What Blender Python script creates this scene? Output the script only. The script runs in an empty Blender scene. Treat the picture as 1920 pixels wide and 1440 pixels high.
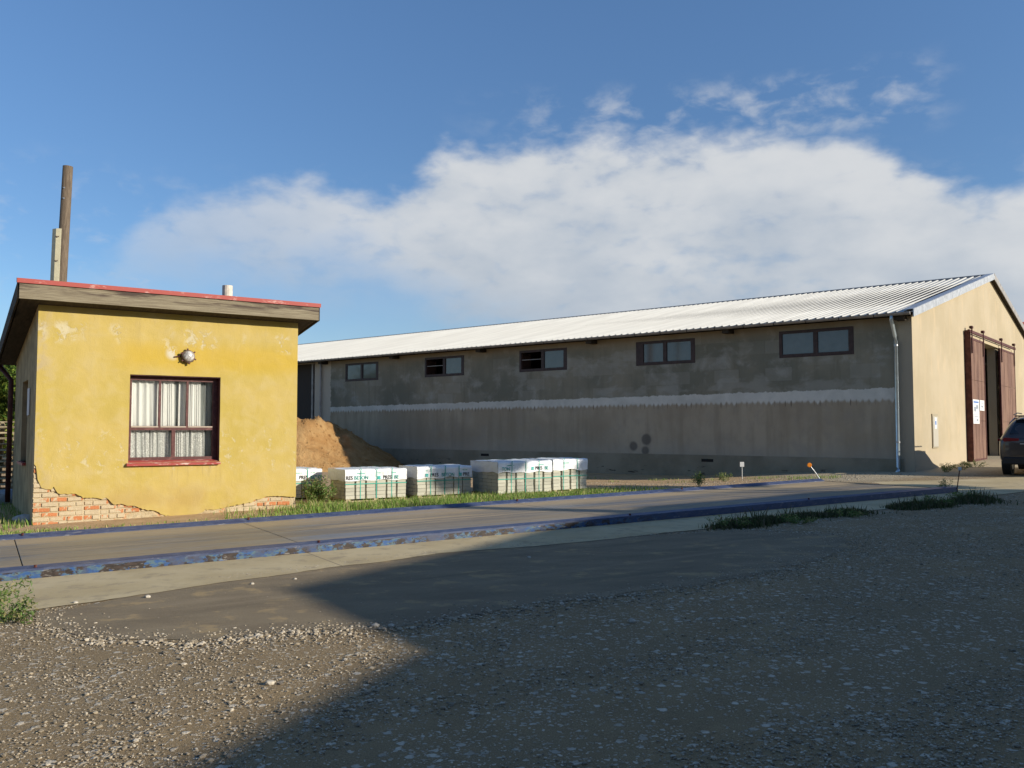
import bpy, bmesh, math, random
import numpy as np
from mathutils import Vector, Matrix, noise as mnoise
random.seed(7); rng = np.random.default_rng(7)
S = bpy.context.scene; COL = S.collection
R = math.radians
# ------------------------------------------------------------------ camera
F = 1610.0; PITCH = math.atan(85/F)
cam = bpy.data.cameras.new('camera'); co = bpy.data.objects.new('camera', cam); COL.objects.link(co)
co.location = (0, 0, 1.6); co.rotation_euler = (math.pi/2 + PITCH, 0, 0)
cam.sensor_width = 36; cam.lens = 36*F/1920; cam.clip_start = .1; cam.clip_end = 2000
S.camera = co
S.render.resolution_x = 1024; S.render.resolution_y = 768
S.view_settings.view_transform = 'Standard'; S.view_settings.look = 'None'
S.view_settings.exposure = 0.30; S.view_settings.gamma = 1
# ------------------------------------------------------------------ light
SUN_EL = 20.0; SUN = Vector((.934, -.358, 0)).normalized()      # towards the sun, low on the right
sl = bpy.data.lights.new('sun', 'SUN'); sl.energy = 5.0; sl.angle = R(.55); sl.color = (1, .92, .78)
so = bpy.data.objects.new('sun', sl); COL.objects.link(so)
sdir = Vector((SUN.x*math.cos(R(SUN_EL)), SUN.y*math.cos(R(SUN_EL)), math.sin(R(SUN_EL))))
so.rotation_euler = sdir.to_track_quat('Z', 'Y').to_euler(); so.location = (30, -10, 20)


class NT:
    """short-hand for building node trees"""
    def __init__(s, tree): s.t = tree; s.n = tree.nodes; s.l = tree.links
    def new(s, typ, **kw):
        n = s.n.new(typ)
        for k, v in kw.items(): setattr(n, k, v)
        return n
    def put(s, sock, v):
        if v is None: return
        if hasattr(v, 'links'): s.l.new(v, sock)
        elif isinstance(v, (tuple, list)) and len(v) == 3 and sock.type == 'RGBA': sock.default_value = (*v, 1)
        else: sock.default_value = v
    def m(s, op, a, b=None, c=None, clamp=False):
        n = s.new('ShaderNodeMath', operation=op, use_clamp=clamp)
        for i, v in enumerate((a, b, c)):
            if v is not None: s.put(n.inputs[i], v)
        return n.outputs[0]
    def noise(s, scale, vec=None, detail=4, rough=.55, dist=0, out='Fac'):
        n = s.new('ShaderNodeTexNoise'); s.put(n.inputs['Vector'], vec); n.inputs['Scale'].default_value = scale
        n.inputs['Detail'].default_value = detail; n.inputs['Roughness'].default_value = rough; n.inputs['Distortion'].default_value = dist
        return n.outputs[out]
    def vor(s, scale, vec=None, feature='F1', out='Distance', rnd=1):
        n = s.new('ShaderNodeTexVoronoi', feature=feature); s.put(n.inputs['Vector'], vec); n.inputs['Scale'].default_value = scale
        n.inputs['Randomness'].default_value = rnd
        return n.outputs[out]
    def ss(s, v, a, b, x=0., y=1.):
        n = s.new('ShaderNodeMapRange', interpolation_type='SMOOTHSTEP'); s.put(n.inputs[0], v)
        for i, q in zip((1, 2, 3, 4), (a, b, x, y)): s.put(n.inputs[i], q)
        return n.outputs[0]
    def lin(s, v, a, b, x=0., y=1.):
        n = s.new('ShaderNodeMapRange'); s.put(n.inputs[0], v)
        for i, q in zip((1, 2, 3, 4), (a, b, x, y)): s.put(n.inputs[i], q)
        return n.outputs[0]
    def mix(s, f, a, b, bt='MIX'):
        n = s.new('ShaderNodeMix', data_type='RGBA', blend_type=bt); s.put(n.inputs[0], f); s.put(n.inputs[6], a); s.put(n.inputs[7], b)
        return n.outputs[2]
    def obj(s, scale=None):
        v = s.new('ShaderNodeTexCoord').outputs['Object']
        if scale is not None:
            mp = s.new('ShaderNodeMapping'); s.put(mp.inputs[0], v); mp.inputs['Scale'].default_value = scale; v = mp.outputs[0]
        return v
    def xyz(s, v):
        n = s.new('ShaderNodeSeparateXYZ'); s.put(n.inputs[0], v); return n.outputs
    def bump(s, h, dist=.01, strength=1.):
        n = s.new('ShaderNodeBump'); s.put(n.inputs['Height'], h); n.inputs['Distance'].default_value = dist; n.inputs['Strength'].default_value = strength
        return n.outputs[0]


def mat(name, fn=None, col=(.5, .5, .5), rough=.85, metal=0., spec=.3, var=.0, vs=3.):
    m = bpy.data.materials.new(name); m.use_nodes = True
    T = NT(m.node_tree); p = T.n['Principled BSDF']
    p.inputs['Roughness'].default_value = rough; p.inputs['Metallic'].default_value = metal
    p.inputs['Specular IOR Level'].default_value = spec
    c = col
    if var:
        f = T.noise(vs, T.obj(), 6, .6)
        c = T.mix(T.ss(f, .3, .7), tuple(x*(1-var) for x in col), tuple(min(1, x*(1+var)) for x in col))
    T.put(p.inputs['Base Color'], c)
    if fn:
        r = fn(T, p)
        if r is not None: T.put(p.inputs['Base Color'], r)
    return m

# ------------------------------------------------------------------ world: Nishita sky with a bank of cloud
W = bpy.data.worlds.new('World'); S.world = W; W.use_nodes = True
T = NT(W.node_tree); bg = T.n['Background']; bg.inputs['Strength'].default_value = .070
sky = T.new('ShaderNodeTexSky', sky_type='NISHITA'); sky.sun_disc = False
sky.sun_elevation = R(SUN_EL); sky.sun_rotation = math.atan2(SUN.x, SUN.y)
sky.air_density = 1.0; sky.dust_density = .4; sky.ozone_density = 3.0; sky.altitude = 200
d = T.new('ShaderNodeTexCoord').outputs['Generated']; X, Y, Z = T.xyz(d)
az = T.m('MULTIPLY', T.m('ARCTAN2', X, Y), 57.2958); el = T.m('MULTIPLY', T.m('ARCSINE', Z), 57.2958)
fc = T.new('ShaderNodeFloatCurve'); T.put(fc.inputs['Value'], T.lin(az, -180, 180))
cv = fc.mapping.curves[0]
pts = [(-180, 13), (-120, 18), (-80, 9), (-45, 7), (-31, 8.2), (-26, 10.5), (-22.5, 14.0), (-18, 15.6), (-13.5, 16.3), (-9, 15.6), (-6.5, 17.2), (-3.5, 19.0), (2, 19.3), (9, 19.4), (13, 19.0), (19, 18.8), (24, 17.0), (27, 15.2), (30, 14.2), (40, 15), (70, 10), (120, 17), (180, 13)]
for i, (a, e_) in enumerate(pts):
    q = ((a+180)/360, e_/40)
    if i == 0: cv.points[0].location = q
    elif i == 1: cv.points[1].location = q
    else: cv.points.new(*q)
fc.mapping.update()
top = T.m('MULTIPLY', fc.outputs[0], 40.)
cb = T.new('ShaderNodeCombineXYZ'); T.put(cb.inputs[0], az); T.put(cb.inputs[1], T.m('MULTIPLY', el, 1.9)); P2 = cb.outputs[0]
n1 = T.noise(.15, P2, 6, .5, .1); n2 = T.noise(.42, P2, 6, .52, .15); n3 = T.noise(.075, P2, 5, .5)
gap = T.m('SUBTRACT', top, el)
dens = T.m('ADD', T.m('ADD', T.m('MULTIPLY', gap, .62), T.m('MULTIPLY', T.m('SUBTRACT', n1, .5), 2.6)), T.m('MULTIPLY', T.m('SUBTRACT', n2, .5), 2.0))
dens = T.ss(dens, -.25, 1.35)
# the bank thins towards its ragged underside on the left
under = T.m('ADD', T.lin(az, -10, 13, 9.6, 2.0), T.m('MULTIPLY', T.m('SUBTRACT', n1, .5), 9.))
thin = T.ss(el, T.m('SUBTRACT', under, 2.2), T.m('ADD', under, 3.5), .16, 1.)
holes = T.ss(T.m('ADD', T.m('MULTIPLY', n2, .5), T.m('MULTIPLY', n3, .5)), .30, .48, .62, 1.)
dens = T.m('MULTIPLY', T.m('MULTIPLY', dens, thin), holes)
leftf = T.ss(az, -31, -2, .45, 1.)
dens = T.m('MULTIPLY', dens, leftf)
# thin wisps above the bank
w1 = T.noise(.36, P2, 6, .55, .2); w2 = T.noise(.1, P2, 3, .5)
wm = T.m('MULTIPLY', T.ss(el, 17, 19), T.ss(el, 22.6, 20.6)); wm = T.m('MULTIPLY', wm, T.ss(az, -6, 8)); wm = T.m('MULTIPLY', wm, T.ss(az, 29, 24))
wisp = T.m('MULTIPLY', T.m('MULTIPLY', T.ss(w1, .44, .74), wm), .50)
wl = T.m('MULTIPLY', T.m('MULTIPLY', T.ss(w1, .5, .75), T.ss(el, 4, 9)), T.m('MULTIPLY', T.ss(el, 17, 13), .35))
dens = T.m('MAXIMUM', T.m('MAXIMUM', dens, wisp), wl)
shade = T.m('ADD', T.m('MULTIPLY', gap, -.045), T.m('ADD', T.m('MULTIPLY', T.m('SUBTRACT', n1, .5), 1.6), T.m('MULTIPLY', T.m('SUBTRACT', n2, .5), .35)))
shade = T.ss(shade, -.85, .25)
ccol = T.mix(shade, (5.3, 6.0, 6.9), (8.0, 8.2, 8.4))
skyc = T.mix(1., sky.outputs[0], (1.14, 1.34, 1.54), 'MULTIPLY')
skyc = T.mix(1., skyc, T.mix(T.ss(el, 10, 32), (1, 1, 1), (1.22, 1.22, 1.20)), 'MULTIPLY')
out = T.mix(T.m('MULTIPLY', dens, .95), skyc, ccol)
T.put(bg.inputs['Color'], out)

# ------------------------------------------------------------------ helpers
def gz(x, y):                       # the yard rises gently to the right and back
    x = max(-45., min(45., x)); y = max(-20., min(60., y))
    px_, py_ = x-11.72, y-25.06; perp = -(px_*.63474+py_*.77273); s_ = -px_*.77273+py_*.63474
    f = max(0., min(1., (8.5-perp)/3.5)); g = max(0., min(1., s_/8.5)); k = max(0., min(1., (perp+8)/6))
    return .0133*x + .0082*y - .33*f*f*(3-2*f)*g*g*(3-2*g)*k

def mesh(name, vs, fs, m, parent=None, smooth=False, kind=None):
    me = bpy.data.meshes.new(name); me.from_pydata([tuple(v) for v in vs], [], fs); me.update()
    return link(name, me, m, parent, smooth, kind)

def link(name, me, m, parent=None, smooth=False, kind=None):
    if m and not me.materials: me.materials.append(m)
    if smooth: me.polygons.foreach_set('use_smooth', [True]*len(me.polygons))
    o = bpy.data.objects.new(name, me); COL.objects.link(o)
    if parent: o.parent = parent
    if kind: o['kind'] = kind
    return o

def empty(name, loc, rz=0, tilt=0):
    o = bpy.data.objects.new(name, None); COL.objects.link(o); o.location = loc; o.rotation_euler = (0, tilt, rz); o.empty_display_size = .2
    return o

def tag(o, label, cat, group=None, kind=None):
    o['label'] = label; o['category'] = cat
    if group: o['group'] = group
    if kind: o['kind'] = kind
    return o

class B:
    """collects shapes into one mesh"""
    def __init__(s): s.v = []; s.f = []
    def add(s, vs, fs): k = len(s.v); s.v += [tuple(v) for v in vs]; s.f += [tuple(i+k for i in f) for f in fs]; return s
    def box(s, x0, x1, y0, y1, z0, z1, bev=0.):
        if bev:
            c = bev
            P = []
            for z in (z0, z1):
                for ins in ((c, 0) if z == z0 else (0, c)):
                    pass
            bm = bmesh.new(); bmesh.ops.create_cube(bm, size=1)
            for v in bm.verts: v.co = ((x0+x1)/2+v.co.x*(x1-x0), (y0+y1)/2+v.co.y*(y1-y0), (z0+z1)/2+v.co.z*(z1-z0))
            bmesh.ops.bevel(bm, geom=bm.edges[:], offset=c, segments=1, affect='EDGES')
            bm.verts.ensure_lookup_table(); s.add([v.co[:] for v in bm.verts], [[v.index for v in f.verts] for f in bm.faces]); bm.free(); return s
        return s.add([(x0,y0,z0),(x1,y0,z0),(x1,y1,z0),(x0,y1,z0),(x0,y0,z1),(x1,y0,z1),(x1,y1,z1),(x0,y1,z1)],
                     [(0,3,2,1),(4,5,6,7),(0,1,5,4),(1,2,6,5),(2,3,7,6),(3,0,4,7)])
    def prism(s, poly, y0, y1, axis='y'):
        """poly of (a, z) pairs extruded along the other horizontal axis"""
        n = len(poly)
        mk = (lambda a, z, t: (a, t, z)) if axis == 'y' else (lambda a, z, t: (t, a, z)) if axis == 'x' else (lambda a, z, t: (a, z, t))
        vs = [mk(a, z, y0) for a, z in poly] + [mk(a, z, y1) for a, z in poly]
        return s.add(vs, [tuple(range(n))[::-1], tuple(range(n, 2*n))] + [(i, (i+1) % n, n+(i+1) % n, n+i) for i in range(n)])
    def tube(s, path, r, n=10, caps=True):
        path = [Vector(p) for p in path]; rs = r if isinstance(r, (list, tuple)) else [r]*len(path); k = len(s.v)
        for i, p in enumerate(path):
            t = (path[min(i+1, len(path)-1)] - path[max(i-1, 0)]).normalized()
            up = Vector((0, 0, 1)) if abs(t.z) < .9 else Vector((1, 0, 0))
            a = t.cross(up).normalized(); b = t.cross(a)
            for j in range(n):
                q = 2*math.pi*j/n; s.v.append(tuple(p + a*math.cos(q)*rs[i] + b*math.sin(q)*rs[i]))
        for i in range(len(path)-1):
            for j in range(n): s.f.append((k+i*n+j, k+i*n+(j+1) % n, k+(i+1)*n+(j+1) % n, k+(i+1)*n+j))
        if caps: s.f.append(tuple(k+j for j in range(n))[::-1]); s.f.append(tuple(k+(len(path)-1)*n+j for j in range(n)))
        return s
    def build(s, name, m, parent=None, smooth=False, kind=None):
        me = bpy.data.meshes.new(name); me.from_pydata(s.v, [], s.f); me.update()
        bm = bmesh.new(); bm.from_mesh(me); bmesh.ops.recalc_face_normals(bm, faces=bm.faces[:]); bm.to_mesh(me); bm.free()
        return link(name, me, m, parent, smooth, kind)

def wallgrid(x0, x1, z0, z1, holes, y, depth, axis='x'):
    """a wall with real openings: front at y, back at y+depth, reveals round each hole"""
    b = B(); xs = sorted({x0, x1, *[h[0] for h in holes], *[h[1] for h in holes]}); zs = sorted({z0, z1, *[h[2] for h in holes], *[h[3] for h in holes]})
    mk = (lambda a, t, z: (a, t, z)) if axis == 'x' else (lambda a, t, z: (t, a, z))
    def quad(p): b.add([mk(*q) for q in p], [(0, 1, 2, 3)])
    for i in range(len(xs)-1):
        for j in range(len(zs)-1):
            cx, cz = (xs[i]+xs[i+1])/2, (zs[j]+zs[j+1])/2
            if any(h[0] < cx < h[1] and h[2] < cz < h[3] for h in holes): continue
            for t in (y, y+depth): quad([(xs[i], t, zs[j]), (xs[i+1], t, zs[j]), (xs[i+1], t, zs[j+1]), (xs[i], t, zs[j+1])])
    for h in list(holes)+[(x0, x1, z0, z1)]:
        a, c, e, g = h
        quad([(a, y, e), (a, y+depth, e), (a, y+depth, g), (a, y, g)]); quad([(c, y, e), (c, y+depth, e), (c, y+depth, g), (c, y, g)])
        quad([(a, y, e), (a, y+depth, e), (c, y+depth, e), (c, y, e)]); quad([(a, y, g), (a, y+depth, g), (c, y+depth, g), (c, y, g)])
    return b

def text_mesh(body, size, depth=.002):
    cu = bpy.data.curves.new('lettering', 'FONT'); cu.body = body; cu.size = size; cu.extrude = depth; cu.offset = size*.012
    o = bpy.data.objects.new('lettering', cu); COL.objects.link(o)
    dg = bpy.context.evaluated_depsgraph_get(); me = bpy.data.meshes.new_from_object(o.evaluated_get(dg))
    bpy.data.objects.remove(o); return me

def island(T): return T.new('ShaderNodeNewGeometry').outputs['Random Per Island']
def objrand(T): return T.new('ShaderNodeObjectInfo').outputs['Random']

# ------------------------------------------------------------------ materials
def m_ground(T, p):
    v = T.obj(); x, y, z = T.xyz(v)
    q = T.m('ADD', T.m('MULTIPLY', T.m('ADD', x, 5.37), -.526), T.m('MULTIPLY', T.m('SUBTRACT', y, 9.04), .851))
    big = T.noise(.45, v, 5, .55); mid = T.noise(2.2, v, 6, .6, .3); fine = T.noise(38, v, 4, .6); pat = T.noise(1.6, v, 5, .6); grit = T.noise(150, v, 2, .6)
    base = T.mix(T.ss(mid, .3, .7), (.200, .132, .066), (.295, .203, .102))
    base = T.mix(T.ss(big, .4, .62), base, (.21, .148, .080))
    base = T.mix(T.ss(grit, .35, .7, 0, .55), base, (.39, .30, .175))
    base = T.mix(T.ss(grit, .48, .3, 0, .6), base, (.15, .12, .08))
    # stones trodden flush into the surface
    warp = T.new('ShaderNodeVectorMath', operation='ADD'); T.put(warp.inputs[0], v)
    sc = T.new('ShaderNodeVectorMath', operation='SCALE'); T.put(sc.inputs[0], T.noise(30, v, 2, .5, 0, 'Color')); sc.inputs['Scale'].default_value = .05; T.put(warp.inputs[1], sc.outputs[0])
    hts = []
    for s_, rr, k in ((11.5, .34, .50), (21, .32, .50), (42, .33, .46)):
        dn = T.new('ShaderNodeTexVoronoi'); T.put(dn.inputs['Vector'], warp.outputs[0]); dn.inputs['Scale'].default_value = s_
        cr = T.xyz(dn.outputs['Color'])
        on = T.m('MULTIPLY', T.ss(dn.outputs['Distance'], rr, rr*.72), T.ss(T.m('ADD', T.m('MULTIPLY', cr[0], .6), T.m('MULTIPLY', pat, 1.3)), k+.40, k+.47))
        stone = T.mix(cr[1], (.32, .27, .195), (.70, .62, .48))
        stone = T.mix(T.ss(fine, .3, .7, 0, .4), stone, (.46, .42, .36))
        base = T.mix(T.m('MULTIPLY', on, .85), base, stone); hts.append(on)
    # beyond the weighbridge: warm trodden dirt
    dirt = T.mix(T.ss(mid, .3, .7), (.36, .23, .115), (.50, .34, .185))
    dirt = T.mix(T.ss(grit, .4, .7, 0, .5), dirt, (.56, .43, .27))
    far = T.ss(T.m('ADD', q, T.m('MULTIPLY', big, 1.)), 3.2, 4.6)
    base = T.mix(T.m('MULTIPLY', far, T.ss(x, 9, 6.5)), base, dirt)
    base = T.mix(T.m('MULTIPLY', far, T.ss(x, 6.5, 9, 0, .8)), base, T.mix(fine, (.36, .30, .20), (.52, .44, .31)))
    h = T.m('ADD', T.m('MULTIPLY', fine, .35), T.m('MULTIPLY', grit, .2))
    for on, a in zip(hts, (.6, .35, .2)): h = T.m('ADD', h, T.m('MULTIPLY', on, a))
    T.put(p.inputs['Normal'], T.bump(h, .022, .8)); return base
M_GROUND = mat('yard_gravel', m_ground, rough=.95, spec=.15)

def m_asph(T, p):
    v = T.obj(); a = T.noise(1.1, T.obj((1, 2.2, 1)), 6, .6); g = T.noise(170, v, 2, .7); s_ = T.noise(3.5, v, 5, .6)
    c = T.mix(T.ss(a, .3, .7), (.165, .125, .078), (.225, .175, .108))
    c = T.mix(T.ss(g, .4, .72, 0, .5), c, (.36, .29, .19)); c = T.mix(T.ss(g, .45, .25, 0, .5), c, (.05, .05, .05))
    tan = T.m('MULTIPLY', T.ss(s_, .52, .66), T.ss(a, .42, .56)); c = T.mix(T.m('MULTIPLY', tan, .7), c, (.40, .285, .14))
    ckv = T.new('ShaderNodeTexVoronoi', feature='DISTANCE_TO_EDGE'); T.put(ckv.inputs['Vector'], v); ckv.inputs['Scale'].default_value = .75
    ckd = T.m('ADD', ckv.outputs['Distance'], T.m('MULTIPLY', T.m('SUBTRACT', s_, .5), .16))
    x, y, z = T.xyz(v); al = T.m('ADD', T.m('MULTIPLY', x, .526), T.m('MULTIPLY', y, -.851)); tr = T.noise(2.6, T.obj((.0, 0, 0)), 2); cbt = T.new('ShaderNodeCombineXYZ'); T.put(cbt.inputs[0], T.m('MULTIPLY', al, 2.4)); T.put(cbt.inputs[1], T.m('MULTIPLY', T.m('ADD', T.m('MULTIPLY', x, .851), T.m('MULTIPLY', y, .526)), .22)); trk = T.noise(1.4, cbt.outputs[0], 5, .6)
    c = T.mix(T.ss(trk, .5, .7, 0, .45), c, (.30, .235, .15)); c = T.mix(T.ss(trk, .45, .3, 0, .35), c, (.10, .085, .06))
    sp2 = T.vor(55, v); c = T.mix(T.ss(sp2, .12, .06, 0, .7), c, (.42, .36, .27))
    cr = T.vor(26, v); c = T.mix(T.ss(cr, .1, .05, 0, .6), c, (.4, .37, .33))
    T.put(p.inputs['Normal'], T.bump(g, .004, .7)); return c
M_ASPH = mat('old_asphalt', m_asph, rough=.92, spec=.2)

def m_conc(T, p):
    v = T.obj(); a = T.noise(.9, v, 6, .6); g = T.noise(90, v, 3, .6); st = T.noise(4, v, 6, .65)
    c = T.mix(T.ss(a, .35, .65), (.43, .335, .18), (.52, .42, .245))
    c = T.mix(T.ss(st, .50, .7, 0, .6), c, (.24, .19, .125)); xx, yy, zz = T.xyz(v); fr_ = T.m('FRACT', T.m('DIVIDE', T.m('ADD', T.m('ADD', T.m('MULTIPLY', xx, .851), T.m('MULTIPLY', yy, .526)), 1.1), 4.6)); c = T.mix(T.m('MULTIPLY', T.ss(fr_, .0045, .0025), .75), c, (.12, .095, .065)); c = T.mix(T.ss(g, .4, .7, 0, .25), c, (.5, .45, .36))
    T.put(p.inputs['Normal'], T.bump(g, .004, .5)); return c
M_CONC = mat('apron_concrete', m_conc, rough=.93, spec=.2)

def m_deck(T, p):
    v = T.obj((.16, 1.25, 1)); w = T.obj((.3, 3.5, 1)); f = T.noise(14, T.obj((.4, 1, 1)), 6, .7)
    a = T.noise(1.3, v, 6, .62, .4); b = T.noise(1.6, w, 6, .6)
    c = T.mix(T.ss(a, .34, .5), (.20, .195, .19), (.28, .22, .14)); c = T.mix(T.ss(a, .52, .66), c, (.46, .34, .19))
    c = T.mix(T.ss(b, .5, .72, 0, .5), c, (.15, .14, .125)); c = T.mix(T.ss(f, .5, .75, 0, .45), c, (.075, .065, .055))
    c = T.mix(T.ss(f, .42, .28, 0, .3), c, (.34, .31, .27))
    x, y, z = T.xyz(T.obj()); wv = T.m('ADD', y, T.m('MULTIPLY', T.m('SUBTRACT', a, .5), 1.1)); bnd = T.m('ADD', T.ss(wv, 2.35, 2.9), T.ss(wv, .75, .35)); c = T.mix(T.m('MULTIPLY', bnd, .6), c, (.44, .325, .185)); md_ = T.m('MULTIPLY', T.ss(wv, .9, 1.5), T.ss(wv, 2.5, 1.9)); c = T.mix(T.m('MULTIPLY', md_, T.ss(b, .4, .6, .15, .55)), c, (.12, .115, .11)); tc = T.noise(8, T.obj((.12, 1.6, 1)), 6, .7); c = T.mix(T.ss(tc, .56, .7, 0, .55), c, (.07, .058, .045))
    T.put(p.inputs['Roughness'], T.ss(a, .3, .7, .42, .75)); T.put(p.inputs['Normal'], T.bump(f, .003, .4)); return c
M_DECK = mat('deck_steel', m_deck, rough=.55, spec=.45)

def m_blue(T, p):
    v = T.obj((.6, 1, 1)); x, y, z = T.xyz(T.obj()); n = T.noise(9, v, 8, .72, .3); k = T.noise(20, T.obj((.5, 1, 1.5)), 6, .7)
    c = T.mix(T.ss(n, .3, .7), (.026, .040, .100), (.078, .098, .165))
    face = T.m('MULTIPLY', T.m('MULTIPLY', T.ss(y, .016, .008), T.ss(z, .088, .078)), T.ss(x, 11, 8.5, .12, 1.))
    lb = T.mix(T.ss(k, .45, .55), (.02, .075, .22), (.075, .13, .16)); rust = T.mix(T.ss(k, .4, .6), (.018, .013, .011), (.05, .034, .028))
    fl = T.mix(T.ss(n, .47, .52), lb, rust); fl = T.mix(T.ss(T.noise(3, T.obj(), 4, .6), .5, .6, 0, .7), fl, c)
    c = T.mix(face, c, fl)
    sc = T.noise(22, T.obj((.25, 1, 1)), 5, .7); c = T.mix(T.m('MULTIPLY', T.ss(sc, .58, .68), .5), c, (.38, .36, .33))
    return c
M_BLUE = mat('blue_kerb_paint', m_blue, rough=.5, spec=.45)

def m_yellow(T, p):
    v = T.obj(); x, y, z = T.xyz(v); a = T.noise(.8, v, 6, .6); b = T.noise(3.2, v, 7, .62, .3); g = T.noise(70, v, 4, .6); fl = T.noise(5.5, v, 8, .7, .5)
    c = T.mix(T.ss(a, .35, .65), (.435, .33, .086), (.475, .357, .116)); 
    c = T.mix(T.ss(b, .42, .68, 0, .55), c, (.475, .375, .165))
    band = T.m('MULTIPLY', T.ss(z, 2.5, 2.85), T.ss(z, 3.3, 3.0)); c = T.mix(T.m('MULTIPLY', band, T.ss(x, .9, 1.6, 0, .65)), c, (.49, .33, .04))
    # flaked spots below the eave and at mid height
    zb = T.m('MULTIPLY', T.ss(z, 3.02, 3.16), T.ss(z, 3.5, 3.34)); cl = T.ss(T.noise(1.7, T.obj((1, 1, .4)), 2, .5), .48, .6)
    spot = T.m('MULTIPLY', T.m('MULTIPLY', T.ss(fl, .49, .55), zb), cl)
    z2 = T.m('MULTIPLY', T.ss(z, .75, .95), T.ss(z, 1.75, 1.4)); s2 = T.m('MULTIPLY', T.m('MULTIPLY', T.ss(fl, .56, .64), z2), .7)
    c = T.mix(T.m('MAXIMUM', spot, s2), c, (.53, .46, .29))
    ring = T.m('MULTIPLY', T.ss(T.m('POWER', T.m('ADD', T.m('POWER', T.m('SUBTRACT', x, 2.16), 2.), T.m('POWER', T.m('SUBTRACT', z, 2.98), 2.)), .5), .16, .05), T.ss(fl, .42, .5))
    c = T.mix(ring, c, (.55, .50, .38))
    damp = T.m('MULTIPLY', T.ss(z, .75, .3), T.ss(T.noise(1.3, v, 4, .5), .42, .62)); c = T.mix(T.m('MULTIPLY', damp, .5), c, (.37, .25, .09))
    left = T.m('MULTIPLY', T.ss(x, .35, .0), T.ss(b, .45, .65)); c = T.mix(T.m('MULTIPLY', left, .6), c, (.40, .32, .21))
    dr = T.noise(9, T.obj((1, 1, .08)), 5, .6); c = T.mix(T.m('MULTIPLY', T.ss(dr, .5, .75), T.ss(z, 2.7, 3.7, .05, .35)), c, (.34, .26, .11))
    ck = T.new('ShaderNodeTexVoronoi', feature='DISTANCE_TO_EDGE'); T.put(ck.inputs['Vector'], T.obj()); ck.inputs['Scale'].default_value = .9
    ckn = T.m('ADD', ck.outputs['Distance'], T.m('MULTIPLY', T.m('SUBTRACT', b, .5), .10)); crk = T.m('MULTIPLY', T.ss(ckn, .006, .001), T.ss(a, .52, .60))
    ds = T.noise(16, T.obj((1, 1, .05)), 4, .6); c = T.mix(T.m('MULTIPLY', T.m('MULTIPLY', T.ss(ds, .52, .72), T.ss(z, 1.0, .93)), T.m('MULTIPLY', T.ss(z, .35, .9, 0, .6), T.m('MULTIPLY', T.ss(x, 1.4, 1.5), T.ss(x, 3.1, 3.0)))), c, (.28, .20, .09))
    pin = T.vor(7, v); c = T.mix(T.m('MULTIPLY', T.ss(pin, .035, .015), .8), c, (.15, .11, .07))
    T.put(p.inputs['Normal'], T.bump(T.m('ADD', T.m('ADD', T.m('MULTIPLY', g, .35), T.m('MULTIPLY', b, 1.6)), T.m('MULTIPLY', T.m('MAXIMUM', spot, s2), -.4)), .010, .8)); return c
M_YEL = mat('yellow_plaster', m_yellow, rough=.92, spec=.15)

def m_crumb(T, p):
    v = T.obj(); a = T.noise(2.5, v, 6, .65); g = T.noise(45, v, 5, .7); 
    c = T.mix(T.ss(a, .35, .65), (.46, .36, .215), (.53, .44, .29)); c = T.mix(T.ss(g, .55, .75, 0, .5), c, (.33, .24, .14))
    o_ = T.noise(6, v, 5, .6); c = T.mix(T.ss(o_, .58, .66, 0, .55), c, (.55, .21, .08))
    T.put(p.inputs['Normal'], T.bump(g, .02, .9)); return c
M_CRUMB = mat('crumbling_render', m_crumb, rough=.95, spec=.1)

def m_brick(T, p):
    v = T.obj(); r = objrand(T); n = T.noise(7, v, 6, .65, .3); g = T.noise(60, v, 4, .65)
    red = T.mix(T.ss(g, .3, .7), (.43, .14, .055), (.54, .24, .11)); wash = T.mix(T.ss(g, .3, .7), (.44, .35, .22), (.54, .45, .31))
    k = T.m('ADD', T.m('MULTIPLY', r, .8), T.m('MULTIPLY', T.m('SUBTRACT', n, .5), 1.7))
    c = T.mix(T.ss(k, .52, .64), wash, red)
    T.put(p.inputs['Normal'], T.bump(T.m('ADD', g, T.m('MULTIPLY', n, 1.)), .008, .9)); return c
M_BRICK = mat('weathered_brick', m_brick, rough=.93, spec=.1)

def wood(name, c0, c1, sc=(1, 1, 1), rough=.85):
    def fn(T, p):
        v = T.obj(sc); g = T.noise(7, v, 8, .7, .5); kn = T.noise(2.2, T.obj(tuple(.4*q+.25 for q in sc)), 2, .4)
        c = T.mix(T.ss(g, .3, .7), c0, c1); c = T.mix(T.ss(kn, .64, .7, 0, .75), c, tuple(q*.3 for q in c0))
        T.put(p.inputs['Normal'], T.bump(g, .004, .6)); return c
    return mat(name, fn, rough=rough, spec=.2)
def m_fascia(T, p):
    v = T.obj((.30, 4, 11)); g = T.noise(5, v, 8, .7, .4); x, y, z = T.xyz(T.obj()); s2 = T.noise(1.6, T.obj((.8, 1, 6)), 5, .6, .3)
    c = T.mix(T.ss(g, .3, .7), (.15, .12, .08), (.30, .26, .18)); c = T.mix(T.m('MULTIPLY', T.ss(s2, .42, .62), T.ss(z, 3.80, 3.90)), c, (.075, .055, .045))
    kn = T.vor(1.5, T.obj((1, 1, 2.2))); c = T.mix(T.ss(kn, .10, .06, 0, .8), c, (.04, .02, .012))
    T.put(p.inputs['Normal'], T.bump(g, .005, .7)); return c
M_FASC = mat('grey_weathered_board', m_fascia, rough=.85, spec=.15)
M_DKW = wood('dark_soffit_wood', (.035, .028, .02), (.07, .055, .04), (3, .4, 3))
M_POLE = wood('pole_wood', (.08, .058, .04), (.19, .145, .10), (6, 6, .4))
M_PALW = wood('pallet_wood', (.34, .27, .16), (.52, .44, .29), (1, 1, 5))
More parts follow.
